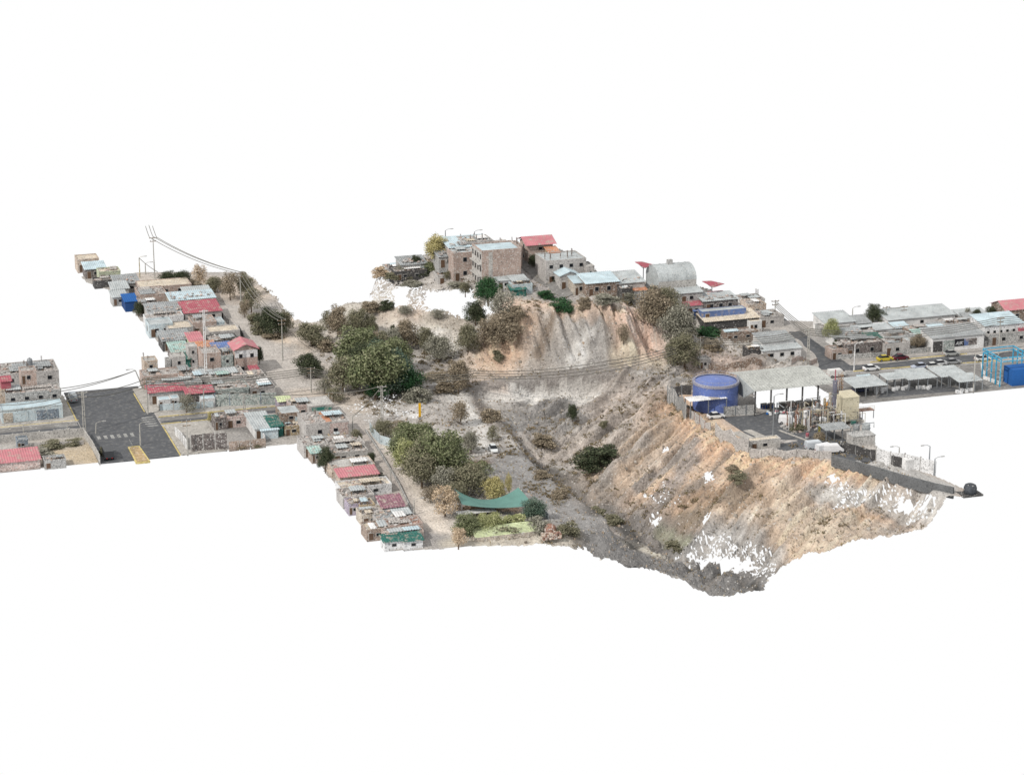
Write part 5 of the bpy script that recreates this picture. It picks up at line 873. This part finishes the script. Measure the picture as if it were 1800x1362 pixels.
# ------------------------------------------------------------------ poles and cables
TOPS = {}
def pole(label, px, py, hpx, kind='cross', key=None, lean=0.0, m=None, name='utility_pole', cat='pole', zz=None):
    u, v, z = hit(px, py); s = scale_at(u, v, z + 4); h = hpx / s / math.cos(PIT); e = empty(name, u, v, z); tag(e, label, cat); m = m or M_pole
    if kind == 'lattice':
        for sx in (-.28, .28): MB().tube([(sx, 0, -.3), (sx * .6, 0, h)], .12, 5).build('upright', m, e)
        b = MB(); n = int(h / .9)
        for k in range(n): z_ = k * .9 + .4; b.tube([(-.27, 0, z_), (.27, 0, z_)], .08, 4)
        b.build('rungs', m, e)
    else: MB().tube([(0, 0, -.4), (lean * h * .5, 0, h * .5), (lean * h, 0, h)], [.19, .15, .11], 7).build('shaft', m, e)
    xt = lean * h
    if kind in ('cross', 'lattice'):
        for q, w_ in ((.3, 1.1), (1.3, .9)):
            a = MB().box(xt - w_, xt + w_, -.08, .08, h - q - .08, h - q + .08).build('crossarm', M_wood if kind == 'cross' else m, e)
            for x in (-w_ + .1, 0, w_ - .1): MB().lathe([(0, 0), (.09, 0), (.11, .12), (.06, .25), (0, .27)], 7, xt + x).build('insulator', B['grey'], a, (0, 0, h - q + .08))
    if kind == 'lamp':
        sd = 1 if lean >= 0 else -1; MB().tube([(xt, 0, h), (xt + .7 * sd, 0, h + .35), (xt + 1.6 * sd, 0, h + .4)], .06, 5).build('arm', m, e); MB().box(xt + sd * 1.5, xt + sd * 2.3, -.16, .16, h + .3, h + .45).build('lamp_head', B['grey'], e)
    x, y = uv2xy(u, v); TOPS[key or label] = (x + xt * cu, y + xt * su, z + h); return e
pole('tall street pole with crossarm on the far left skyline', 272, 490, 72, 'cross', 'a'); pole('crossarm pole among the brown trees on the bend', 424, 548, 68, 'cross', 'b'); pole('crossarm pole beside the earth street shrubs', 497, 634, 72, 'cross', 'c'); pole('short yellowish lamp pole on the far left', 246, 488, 34, 'lamp', 'd', m=mat('pole_ochre', srgb(200, 184, 140, K), .9)); pole('thin pole between the yellowish lamp and the tall pole', 256, 482, 18, 'lamp', 'd2')
pole('white lattice mast standing over the left block', 363, 678, 132, 'lattice', 'm', m=B['white']); pole('twin leg lattice pole at the avenue crossing', 149, 762, 74, 'lattice', 'x1'); pole('concrete pole on the median of the crossing road', 247, 783, 38, 'lamp', 'x2'); pole('pole by the red awning shops', 260, 728, 64, 'cross', 'x3'); pole('leaning street lamp above the crossing', 252, 684, 34, 'lamp', 'x4', lean=-.35); pole('slender lamp pole on the avenue pavement', 359, 722, 38, 'lamp', 'x5'); pole('lattice pole on the avenue near the grey green wall', 430, 733, 42, 'lattice', 'x6'); pole('short lamp standing in the avenue kerb', 42, 766, 20, 'lamp', 'x7'); pole('small lamp left of the twin leg pole', 119, 763, 14, 'lamp', 'x8'); pole('short lamp by the turning of the avenue', 168, 762, 18, 'lamp', 'x9', lean=.1)
pole('thin pole in front of the dark brick wall', 330, 798, 60, 'cross', 'y1'); pole('street pole on the corner of the dusty clearing', 547, 690, 44, 'cross', 'e1'); pole('street pole in front of the green mass of trees', 606, 690, 42, 'cross', 'e2', m=B['white_pitted']); pole('lattice pole at the foot of the dark green tree', 681, 702, 26, 'lattice', 'e3', m=B['white_pitted']); pole('pole beside the green tarpaulin house', 578, 716, 26, 'cross', 'e4'); pole('lattice pole at the rocky clearing by the street', 672, 738, 60, 'lattice', 'e5'); pole('plain pole on the lower earth street', 620, 762, 30, 'lamp', 'e6'); pole('plain pole beside the white house on the earth street', 728, 905, 26, 'lamp', 'e7'); pole('plain pole left of the white house', 687, 848, 20, 'lamp', 'e8'); pole('plain pole by the house line of the street', 657, 813, 20, 'lamp', 'e8b')
pole('pole right of the hill shrubs above the tank', 1230, 640, 48, 'cross', 'f1'); pole('lattice pole at the side road corner', 1420, 640, 62, 'lattice', 'f2'); pole('thin pole on the main road corner', 1501, 652, 46, 'lamp', 'f3', m=B['white_pitted']); pole('tall pole before the lattice fronted hall', 1755, 624, 66, 'cross', 'f4'); pole('tall thin pole in the parking lot', 1711, 688, 66, 'lamp', 'f5'); pole('lamp pole in the plant yard', 1358, 782, 86, 'lamp', 'f6', m=M_steel); pole('slender lamp pole beside the filter vessels', 1446, 750, 50, 'lamp', 'f7'); pole('lamp post at the end of the white boundary wall', 1633, 820, 36, 'lamp', 'f8', lean=-.001, m=M_steel); pole('short lamp behind the white boundary wall', 1580, 808, 22, 'lamp', 'f9', lean=-.001); pole('thin post at the right end of the white boundary wall', 1642, 836, 30, 'lamp', 'f10', m=M_steel)
pole('thin antenna mast on the hill skyline left of the brick house', 783, 432, 26, 'lamp', 'g1', m=M_steel); pole('antenna mast above the rear grey house', 834, 428, 20, 'lamp', 'g2', m=M_steel); pole('skyline lamp pole at the right end of the hill', 1362, 556, 28, 'cross', 'g3'); pole('small pole on the right skyline', 1498, 566, 24, 'lamp', 'g4'); pole('skyline pole left of the long pale roof', 1557, 566, 27, 'cross', 'g5'); pole('skyline pole above the long pale roof', 1588, 566, 28, 'cross', 'g6')
M_wire = plain('cable_grey', srgb(120, 118, 112, K), .8)
def cable(label, a, b_, sag=2.0, off=(0, 0, 0), r=.09, offb=None, n=14):
    A0 = np.array(TOPS[a] if isinstance(a, str) else a, float) + np.array(off); B0 = np.array(TOPS[b_] if isinstance(b_, str) else b_, float) + np.array(offb or off)
    pts = []
    for k in range(n + 1): t = k / n; p = A0 * (1 - t) + B0 * t; pts.append((p[0] - A0[0], p[1] - A0[1], p[2] - A0[2] - sag * 4 * t * (1 - t)))
    o = MB().tube(pts, r, 5).build('power_cable', M_wire, None, A0); tag(o, label, 'cable', 'overhead power cables'); return o
def pt(px, py, z=8): u, v = unproj(px, py, z); return (*uv2xy(u, v), z)
for i, o in enumerate(((-1.0, 0, -.1), (0, 0, .2), (1.0, .3, -.1))):
    w3 = ['left', 'middle', 'right'][i]
    cable(w3 + ' cable from the skyline pole down to the bend pole', 'a', 'b', 1.2, o); cable(w3 + ' cable from the bend pole to the shrub pole', 'b', 'c', 2.0, o); cable(w3 + ' cable end beyond the skyline pole', 'a', np.array(TOPS['a']) + np.array((-2.4, 9, 1.2)), .2, o)
for i in range(2): cable(['upper', 'lower'][i] + ' cable dropping from the shrub pole to the clearing', 'c', pt(515 + i * 10, 592 + i * 2, 5), .4, (0, 0, -i * .8), r=.06, offb=(0, 0, 0))
cable('cable dropping from the yellowish lamp pole', 'd', pt(277, 478, 3), .3)
for i in range(2): cable(['upper', 'lower'][i] + ' cable crossing from the twin leg pole to the leaning lamp', 'x1', 'x3', .8, (0, 0, -.2 - i * 1.2)); cable(['upper', 'lower'][i] + ' cable from the twin leg pole to the left edge', 'x1', pt(-40, 712 + i * 12, 8), 1.2, (0, 0, -i * 1.0), offb=(0, 0, 0)); cable(['upper', 'lower'][i] + ' cable over the gap behind the crossing', pt(105, 683 + i * 5, 6), 'x4', .6, (0, 0, 0))
for i in range(4):
    q = ['top', 'second', 'third', 'lowest'][i]; dz = (0, 0, -.55 * i)
    cable(q + ' cable from the shop pole over the avenue yard', 'x3', 'e1', 1.0, dz); cable(q + ' cable from the clearing corner pole to the tree pole', 'e1', 'e2', .8, dz); cable(q + ' long cable from the tree pole across the ravine track', 'e2', pt(835, 652 + i * 4, 5), 1.4, dz, offb=(0, 0, 0)); cable(q + ' long cable over the middle track', pt(835, 652 + i * 4, 5), pt(1070, 634 + i * 6, 6), 1.0, (0, 0, 0)); cable(q + ' cable from the middle track to the hill shrub pole', pt(1070, 634 + i * 6, 6), 'f1', .9, (0, 0, 0), offb=dz)
    cable(q + ' cable from the hill shrub pole to the side road pole', 'f1', 'f2', 1.4, dz); cable(q + ' cable from the side road pole to the right pole', 'f2', 'f4', 2.2, dz); cable(q + ' cable running off the right edge', 'f4', pt(1860, 540 + i * 3, 10), .6, dz, offb=(0, 0, 0)); cable(q + ' cable climbing from the side road pole to the skyline pole', 'f2', 'g3', .5, dz)
for a, b_, lab in (('e2', 'e3', 'cable linking the tree pole to the lattice pole'), ('e5', 'e4', 'cable linking the rocky clearing pole to the tarpaulin house pole'), ('x6', 'e4', 'cable along the avenue yards'), ('g5', 'g6', 'cable between the two right skyline poles'), ('e5', 'e6', 'cable along the lower earth street'), ('x3', 'x6', 'cable along the north pavement')): cable(lab, a, b_, .6)
for i in range(2): cable(['left', 'right'][i] + ' cable climbing beside the hill road', pt(990, 472 + i * 2, 16), pt(911, 429 + i * 5, 21), .6)

# ------------------------------------------------------------------ trees and shrubs
def leafmesh(seed, n, lobes, leaf, droop=0.0, flat=1.0, hole=.25):
    r = np.random.default_rng(seed); C_ = []
    for k in range(lobes):
        a = r.uniform(0, 6.283); q = r.uniform(.08, .30) * (1 - .5 * (k / lobes) ** 2); z = .2 + .62 * (k + .5) / lobes + r.uniform(-.06, .06); C_.append((q * math.cos(a), q * math.sin(a), z, r.uniform(.13, .21) * (1.2 - .5 * abs(z - .48) / .3)))
    C_ = np.array(C_); k = r.choice(lobes, n, p=C_[:, 3] ** 2 / (C_[:, 3] ** 2).sum()); d = r.normal(size=(n, 3)); d /= np.linalg.norm(d, axis=1)[:, None]; rad = C_[k, 3] * (r.uniform(hole, 1.0, n) ** .5) * (1 + .18 * r.normal(size=n))
    p = C_[k, :3] + d * rad[:, None] * np.array([1, 1, .9 * flat]); p[:, 2] -= droop * np.hypot(p[:, 0], p[:, 1]) * r.uniform(0, 1, n); p[:, 2] = np.maximum(p[:, 2], .04)
    nr = d + .8 * r.normal(size=(n, 3)); nr /= np.linalg.norm(nr, axis=1)[:, None]; t = np.cross(nr, r.normal(size=(n, 3))); t /= np.linalg.norm(t, axis=1)[:, None]; bt = np.cross(nr, t); s = leaf * r.uniform(.55, 1.3, n)[:, None]
    v = np.stack([p - t * s, p - bt * s * .55, p + t * s, p + bt * s * .55], 1).reshape(-1, 3); me = bpy.data.meshes.new('crown'); me.from_pydata(v.tolist(), [], np.arange(4 * n).reshape(-1, 4).tolist()); me.update(); return me
def trunkmesh(seed):
    r = random.Random(seed); b = MB(); b.tube([(0, 0, -.08), (r.uniform(-.02, .02), 0, .25), (r.uniform(-.04, .04), r.uniform(-.03, .03), .55), (0, 0, .75)], [.035, .028, .018, .006], 6)
    for k in range(5): a = 1.25 * k + r.uniform(0, 1); q = r.uniform(.14, .26); z = r.uniform(.2, .42); b.tube([(0, 0, z), (q * .5 * math.cos(a), q * .5 * math.sin(a), z + .14), (q * math.cos(a), q * math.sin(a), z + .32)], [.016, .011, .004], 5)
    return b.mesh('trunk', mat('bark', srgb(120, 104, 90, K), .95, .2, .05, .1, 4, .3))
def lm(name, *cols): return island('leaves_' + name, [tuple(x * .86 + .14 * sum(srgb(*c_, .98)) / 3 for x in srgb(*c_, .98)) for c_ in cols], .8)
TINT = {'olive': lm('olive', (76,76,58), (114,112,88), (92,94,70), (136,130,106), (100,98,76), (156,148,124)), 'brown': lm('brown', (100,90,76), (138,124,102), (118,106,88), (156,142,118), (108,100,84), (176,160,138)), 'green': lm('green', (66,76,50), (108,116,78), (86,96,62), (126,130,94), (96,104,70), (146,146,116)), 'dark': lm('dark', (36,44,30), (66,76,52), (50,60,40), (82,90,64), (44,52,36), (100,100,76)), 'vivid': lm('vivid', (24,62,32), (40,92,44), (52,80,52), (30,74,40), (66,98,62), (44,70,50)), 'teal': lm('teal', (50,74,62), (84,106,90), (66,88,74), (100,118,100), (58,80,70), (120,130,112)), 'dry': lm('dry', (140,118,90), (196,172,142), (164,142,112), (208,186,158), (150,132,104), (220,200,174)), 'lime': lm('lime', (96,108,56), (158,160,104), (124,132,74), (178,178,132), (110,120,66), (196,194,150)), 'grey': lm('grey', (92,92,80), (136,134,118), (112,112,98), (156,152,138), (104,104,90), (172,168,154)), 'yellow': lm('yellow', (140,130,76), (184,172,110), (162,150,92), (200,190,134), (130,124,74), (172,162,104))}
SHAPE = {'round': [leafmesh(10 + i, 8000, 24, .019) for i in range(4)], 'open': [leafmesh(30 + i, 2600, 18, .023, hole=.5) for i in range(4)], 'bush': [leafmesh(50 + i, 3600, 16, .030, .35, .8) for i in range(4)]}
TRK = [trunkmesh(i) for i in range(4)]; CM = {}; tcount = 0
def T(label, px, py, wpx, hpx, tint='olive', shape='round', name='tree', cat='tree', group=None):
    global tcount
    tcount += 1; i = tcount % 4; u, v, z = hit(px, py); s = scale_at(u, v, z); h = hpx / s / math.cos(PIT) * (1.12 if shape == 'round' else 1.15); wd = wpx / s * (1.14 if shape == 'round' else 1.25 if shape == 'bush' else 1.0)
    e = empty(name, u, v, z - .05, tcount * 1.7); tag(e, label, cat, group); k = (shape, i, tint)
    if k not in CM: CM[k] = SHAPE[shape][i].copy(); CM[k].materials.clear(); CM[k].materials.append(TINT[tint])
    a = link('crown', CM[k], e); a.scale = (wd / .72, wd / .72, h * 1.06); t = link('trunk', TRK[i], e); t.scale = (wd / .8 * .8 + .4, wd / .8 * .8 + .4, h); 
    if shape == 'bush': a.location = (0, 0, -h * .22); t.scale = (t.scale[0] * .6, t.scale[1] * .6, h * .7)
    return e
TR = [(297,502,30,24,'dark','round','dark tree left of its pair behind the long brick house'),(322,503,32,26,'dark','round','dark tree with pointed top right of its pair'),(352,505,26,38,'dry','open','tall bare tan conifer on the left skyline'),(378,514,30,26,'olive','round','grey green tree right of the tan conifer'),(340,508,30,20,'brown','bush','brown bush below the tan conifer'),(405,528,36,46,'brown','open','brown leafless tree left of the bend pole'),(432,522,30,40,'olive','round','olive tree behind the bend pole'),(442,550,36,42,'olive','open','olive tree right of the bend pole'),(430,558,26,28,'brown','open','thin brown tree at the bend'),(446,572,26,28,'olive','bush','olive bush beside the upper street'),(478,590,48,46,'dark','round','broad dark tree left of the shrub pole'),(458,586,32,26,'olive','bush','olive bush in front of the broad dark tree'),(503,584,30,36,'olive','round','olive tree right of the broad dark tree'),(478,596,34,12,'brown','bush','low brown bush under the broad dark tree'),(548,608,54,38,'olive','round','round olive shrub tree right of the shrub pole'),(575,578,26,30,'olive','open','sparse olive tree left of the grey mound'),
 (594,592,38,52,'brown','round','brown tree left in front of the grey mound'),(628,590,36,46,'olive','round','olive tree in the middle before the grey mound'),(651,588,24,34,'olive','round','olive tree right before the grey mound'),(572,615,30,24,'brown','bush','brown bush left of the bright green tree'),(624,654,80,74,'green','round','bright green broad tree in the central grove'),(688,622,34,44,'grey','round','grey olive tree behind the central grove'),(656,612,34,28,'brown','round','brown tree peeping over the central grove'),(540,662,40,40,'dark','round','dark tree left of the central grove'),(556,664,24,28,'dark','round','dark companion of the tree left of the grove'),(602,690,56,60,'olive','round','sparse olive tree at the left of the central grove'),(660,700,92,92,'green','round','largest olive tree of the central grove'),(688,690,70,74,'teal','round','blue green tree in the central grove'),(712,696,54,50,'vivid','round','dense deep green tree at the right of the grove'),(664,700,44,36,'vivid','round','deep green lower tree at the front of the grove'),(632,672,60,64,'dark','round','dark tree in the middle of the grove'),(570,692,30,26,'grey','open','thin grey shrub tree at the street clearing'),(694,660,56,62,'green','round','green tree at the upper right of the grove'),(586,706,36,24,'olive','open','sparse bush behind the tarpaulin house pole'),(735,706,40,34,'grey','bush','grey bush right of the grove'),
 (712,614,42,50,'brown','round','brown round tree right of the grove'),(747,616,34,38,'olive','round','olive tree second right of the grove'),(772,636,46,44,'grey','round','grey olive tree third right of the grove'),(690,590,10,18,'dark','round','narrow dark shrub on the grey mound'),(822,622,38,50,'olive','round','olive tree at the foot of the hill slope'),(806,690,46,54,'brown','round','brown tree beside the middle track'),(778,686,30,22,'brown','bush','brown bush left of the middle track tree'),(770,664,36,14,'brown','bush','low brown bush along the track'),(858,534,44,44,'vivid','round','large dark green tree below the big hill house'),(836,572,38,40,'dark','round','dark green tree under the large hill tree'),(882,566,46,52,'grey','open','sparse grey tree below the teal shack'),(884,604,60,50,'brown','round','brown scrub tree on the left of the hill slope'),(852,610,36,46,'brown','open','brown thin tree beside the hill slope'),(908,560,30,28,'brown','bush','brown bush at the top of the hill slope'),(872,632,22,22,'olive','bush','olive bush at the foot of the hill slope'),(770,562,26,18,'grey','open','grey dry shrub in the white rock face'),(712,552,30,14,'grey','open','grey shrub on the left of the rock face'),(725,500,34,8,'grey','bush','grey scrub on the hill edge'),(800,506,40,12,'grey','bush','grey scrub along the hill edge below the brick wing'),(818,520,24,24,'olive','open','olive scrub beside the brick wing foot'),(650,545,30,20,'brown','bush','brown shrub on the crest of the mound'),(680,542,24,18,'dark','bush','dark shrub on the crest of the mound'),
 (828,796,28,38,'grey','round','grey olive tree on the gravel flat'),(810,746,40,40,'brown','open','brown tree in the gravel clearing'),(866,775,24,26,'olive','open','small olive shrub above the white car'),(862,738,38,24,'brown','bush','brown scrub beside the pale track'),(674,768,34,30,'olive','round','olive tree beside the light blue fence'),(700,756,30,20,'brown','bush','brown scrub behind the street grove'),(728,806,76,60,'green','round','green tree at the back of the street grove'),(712,826,44,52,'lime','round','pale green tree at the left of the street grove'),(772,846,80,88,'green','round','tallest green tree of the street grove'),(742,858,66,58,'olive','round','olive tree at the front left of the street grove'),(746,800,44,56,'green','round','green tree at the middle of the street grove'),(800,826,38,56,'green','round','green tree at the right edge of the street grove'),(820,868,66,50,'olive','round','olive tree right of the street grove'),(840,850,50,40,'green','open','sparse green tree below the boulder row'),(868,880,36,42,'yellow','round','yellowish tree beside the shade sail'),(895,868,14,34,'yellow','open','slim yellow green shrub beside the gravel bank'),(782,908,48,52,'dry','open','bare tan tree at the street edge'),(756,884,34,30,'brown','open','brown dry shrub at the street edge'),(806,884,40,34,'olive','open','olive shrub left of the shade sail'),
 (818,942,48,38,'green','round','green garden tree at the left end of the hedge'),(848,938,34,34,'lime','round','pale green garden tree in the hedge'),(868,936,36,34,'lime','round','light green garden tree second in the hedge'),(905,928,46,32,'lime','bush','light green bush in the middle of the hedge'),(936,914,44,36,'teal','round','blue green tree under the right sail pole'),(948,930,40,26,'grey','bush','pale grey green bush at the right of the hedge'),(888,938,50,20,'olive','bush','olive bush at the foot of the hedge'),(998,938,38,26,'olive','bush','olive scrub at the ravine brink'),(806,962,36,34,'dry','open','dry brown shrub at the bottom of the street'),(838,932,30,24,'green','bush','green bush between the garden trees'),
 (1050,816,60,40,'dark','bush','dark evergreen bush mass on the ravine bank'),(1068,806,36,32,'dark','bush','dark bush at the upper side of the bush mass'),(1006,740,20,28,'dark','round','small dark bush in the upper ravine'),(952,782,40,26,'brown','bush','brown scrub on the ravine floor'),(1062,748,14,12,'olive','bush','tiny olive bush on the bank'),(1298,842,30,18,'olive','bush','green shrub on the orange bank'),(1288,826,22,12,'brown','bush','brown shrub on the orange bank'),(948,838,30,16,'brown','bush','dark scrub behind the gravel embankment'),(985,872,30,18,'brown','bush','brown scrub by the stream'),(1052,902,40,13,'olive','bush','dark scrub beside the stream'),(1078,918,34,16,'olive','bush','olive scrub below the stream bend'),(1180,962,40,14,'olive','bush','olive scrub at the lower stream'),
 (1150,572,56,62,'brown','round','big brown olive tree on the hill right'),(1172,560,44,52,'olive','round','olive tree behind the big brown tree'),(1196,606,60,66,'grey','round','large grey olive tree above the tank'),(1204,646,54,58,'olive','round','lower olive tree above the tank'),(1242,590,38,20,'vivid','bush','bright green bush at the shed front'),(1250,612,30,22,'brown','bush','rust brown bush below the bright green bush'),(1178,640,30,34,'olive','open','sparse olive tree left above the tank'),(956,526,28,20,'vivid','bush','round green bush beside the hill road'),(986,546,32,28,'vivid','bush','larger green bush at the slope crest'),(1028,540,22,24,'brown','bush','brown bush at the foot of the hill road'),(768,456,40,40,'yellow','round','yellow green tree on the hill skyline'),(780,440,24,24,'lime','round','green tree top behind the yellow green tree'),(732,472,18,22,'dark','round','small dark tree among the nursery shacks'),(668,484,26,20,'dry','bush','tan bush at the left tip of the hill'),(975,492,20,12,'dark','bush','small dark bush beside the hill road house'),(960,486,12,12,'dark','bush','tiny dark bush at the white stepped house'),(1096,606,24,36,'brown','open','brown scrub beside the pink slope'),(1064,530,40,16,'grey','bush','grey scrub below the brown walled house'),(1105,535,34,22,'grey','open','grey thin scrub below the pole yard'),(935,470,12,22,'dark','round','small dark tree by the red brick house'),
 (1461,604,28,42,'lime','round','yellow green street tree at the side road'),(1472,610,14,18,'dark','bush','dark bush beside the street tree'),(1534,568,30,32,'dark','round','dark tree on the right skyline'),(1552,572,24,22,'dark','open','dark thin tree beside the skyline tree'),(1612,614,26,26,'brown','round','brown green tree left of the sign shop'),(1716,568,18,24,'dark','round','dark tree behind the sign shop'),(1740,562,24,22,'dark','round','dark tree before the lattice hall'),(1700,566,14,24,'grey','open','bare tree on the right skyline'),(1512,566,16,10,'dark','bush','small dark bush on the right skyline'),(1458,560,14,10,'dark','bush','low dark bush at the skyline corner'),
 (371,742,14,18,'yellow','round','small yellow green tree south of the avenue'),(328,726,34,32,'grey','open','grey street bush before the shops'),(572,828,26,42,'dark','round','dark green tree beside the turquoise hut'),(580,820,20,22,'green','round','green bush right of the dark tree'),(626,784,22,28,'olive','round','olive tree at the earth street corner'),(588,730,22,12,'dark','bush','dark bush in front of the tarpaulin house'),(652,816,16,20,'dark','round','dark shrub on the house line'),(668,842,14,16,'dark','bush','low dark bush on the house line'),(244,556,20,24,'dark','round','dark shrub at the left survey edge'),(338,582,24,14,'dark','bush','dark green bush behind the lime wall'),(395,612,40,18,'dark','bush','dark vine heap in the overgrown yard'),(456,640,14,30,'dark','round','dark shrub beside the red gable house'),(90,786,44,14,'olive','bush','olive weeds along the rear yard wall'),(60,798,50,14,'grey','bush','grey weeds in the tan yard'),(130,780,30,12,'olive','bush','olive weeds at the yard corner'),(180,800,12,20,'olive','bush','olive weeds behind the dark truck'),(424,786,24,6,'brown','bush','brown weeds on the lower survey edge'),(450,783,20,5,'olive','bush','olive weeds beside the rubble wall'),(1440,770,20,14,'brown','bush','brown bush in the plant'),(1400,756,26,16,'olive','bush','olive bush beside the filter vessel'),(646,640,50,60,'green','round','green tree between the bright and the dark grove trees'),(662,660,60,60,'teal','round','blue green tree in the heart of the grove'),(676,640,44,52,'olive','round','olive tree at the top of the grove'),(720,486,24,16,'olive','bush','olive plants on the nursery terrace'),(745,482,26,14,'dark','bush','dark plants on the nursery benches'),(705,478,22,12,'grey','open','grey seedlings at the nursery edge'),(755,474,20,16,'green','bush','green plants behind the nursery terrace'),(690,488,26,12,'olive','bush','olive weeds at the left nursery edge'),(786,492,20,14,'olive','open','thin plants beside the grey shack'),(756,840,70,74,'olive','round','olive tree in the heart of the street grove'),(786,868,50,46,'grey','round','grey green tree at the foot of the street grove'),(716,800,50,56,'green','round','green tree at the upper left of the street grove'),(1640,845,0,0,'','','')]
for px, py, w_, h_, ti, sh, lab in TR:
    if w_: T(lab, px, py, w_, h_, ti, sh, 'tree' if sh != 'bush' else 'shrub', 'tree' if sh != 'bush' else 'shrub')
# ------------------------------------------------------------------ loose stones and dry tufts
def scatter(name, n, fn, m, wt):
    b = MB(); k = 0; tries = 0
    while k < n and tries < n * 30:
        tries += 1; i = R0.randrange(len(GV) - 1); j = R0.randrange(len(GU) - 1)
        if not OK[i, j] or HM[i, j] > .15: continue
        u, v = GU[j] + R0.random() * STEP, GV[i] + R0.random() * STEP
        if R0.random() > wt(u, v): continue
        fn(b, *uv2xy(u, v), ZZ[i, j]); k += 1
    o = b.build(name, m); return o
def rock(b, x, y, z):
    s = R0.uniform(.12, .34) * (2.0 if R0.random() < .06 else 1); i0 = len(b.v)
    for k in range(5): a = 1.2566 * k + R0.random(); b.v.append((x + s * math.cos(a) * R0.uniform(.7, 1.1), y + s * math.sin(a) * R0.uniform(.7, 1.1), z - .1))
    for k in range(5): a = 1.2566 * k + R0.random(); b.v.append((x + s * .6 * math.cos(a), y + s * .6 * math.sin(a), z + s * R0.uniform(.5, .9)))
    for k in range(5): q = (k + 1) % 5; b.f.append((i0 + k, i0 + q, i0 + 5 + q, i0 + 5 + k))
    b.f.append(tuple(range(i0 + 5, i0 + 10)))
def tuft(b, x, y, z):
    for k in range(5): a = R0.uniform(0, 6.28); s = R0.uniform(.15, .45); i0 = len(b.v); c_, d_ = math.cos(a) * s, math.sin(a) * s; b.v += [(x - d_ * .25, y + c_ * .25, z), (x + d_ * .25, y - c_ * .25, z), (x + c_, y + d_, z + R0.uniform(.2, .55))]; b.f.append((i0, i0 + 1, i0 + 2))
wild = lambda u, v: 0.0 if float(flatmask(np.array([u]), np.array([v]))[0]) > .2 else 1.0
o = scatter('loose_stones', 6000, rock, island('stone_mix', [srgb(110,104,98,K), srgb(176,168,158,K), srgb(142,134,126,K), srgb(206,200,192,K), srgb(124,114,104,K), srgb(180,162,142,K)]), wild); tag(o, 'loose pale stones scattered over the banks and slopes', 'stones', kind='stuff')
o = scatter('dry_tufts', 4000, tuft, island('tuft_mix', [srgb(140,124,92,K), srgb(176,156,120,K), srgb(112,106,76,K), srgb(190,172,140,K)]), lambda u, v: wild(u, v) * (1.0 if u > 5 else .35)); tag(o, 'dry grass tufts scattered over the banks', 'grass', kind='stuff')

def scrub(b, x, y, z):
    R_ = R0.uniform(.35, 1.2)
    for k in range(int(14 + 26 * R_)):
        a = R0.uniform(0, 6.28); q = R_ * math.sqrt(R0.random()); h = R_ * .8 * (1 - q / R_ * .7) * R0.random(); s = R0.uniform(.12, .3); px, py, pz = x + q * math.cos(a), y + q * math.sin(a), z + h; i0 = len(b.v)
        for _ in range(4): b.v.append((px + R0.uniform(-s, s), py + R0.uniform(-s, s), pz + R0.uniform(-s, s) * .8))
        b.f += [(i0, i0 + 1, i0 + 2), (i0, i0 + 2, i0 + 3)]
sw = lambda u, v: wild(u, v) * (max(0., (float(fbm(np.array([u * .07]), np.array([v * .07 + 3]), 3)[0]) - .42)) * 6)
o = scatter('low_scrub', 1000, scrub, island('scrub_mix', [srgb(92,80,62,.7), srgb(140,124,98,.7), srgb(110,104,76,.7), srgb(160,140,112,.7), srgb(84,82,60,.7)]), sw); tag(o, 'low brown scrub dotted over the wild ground', 'scrub', kind='stuff')
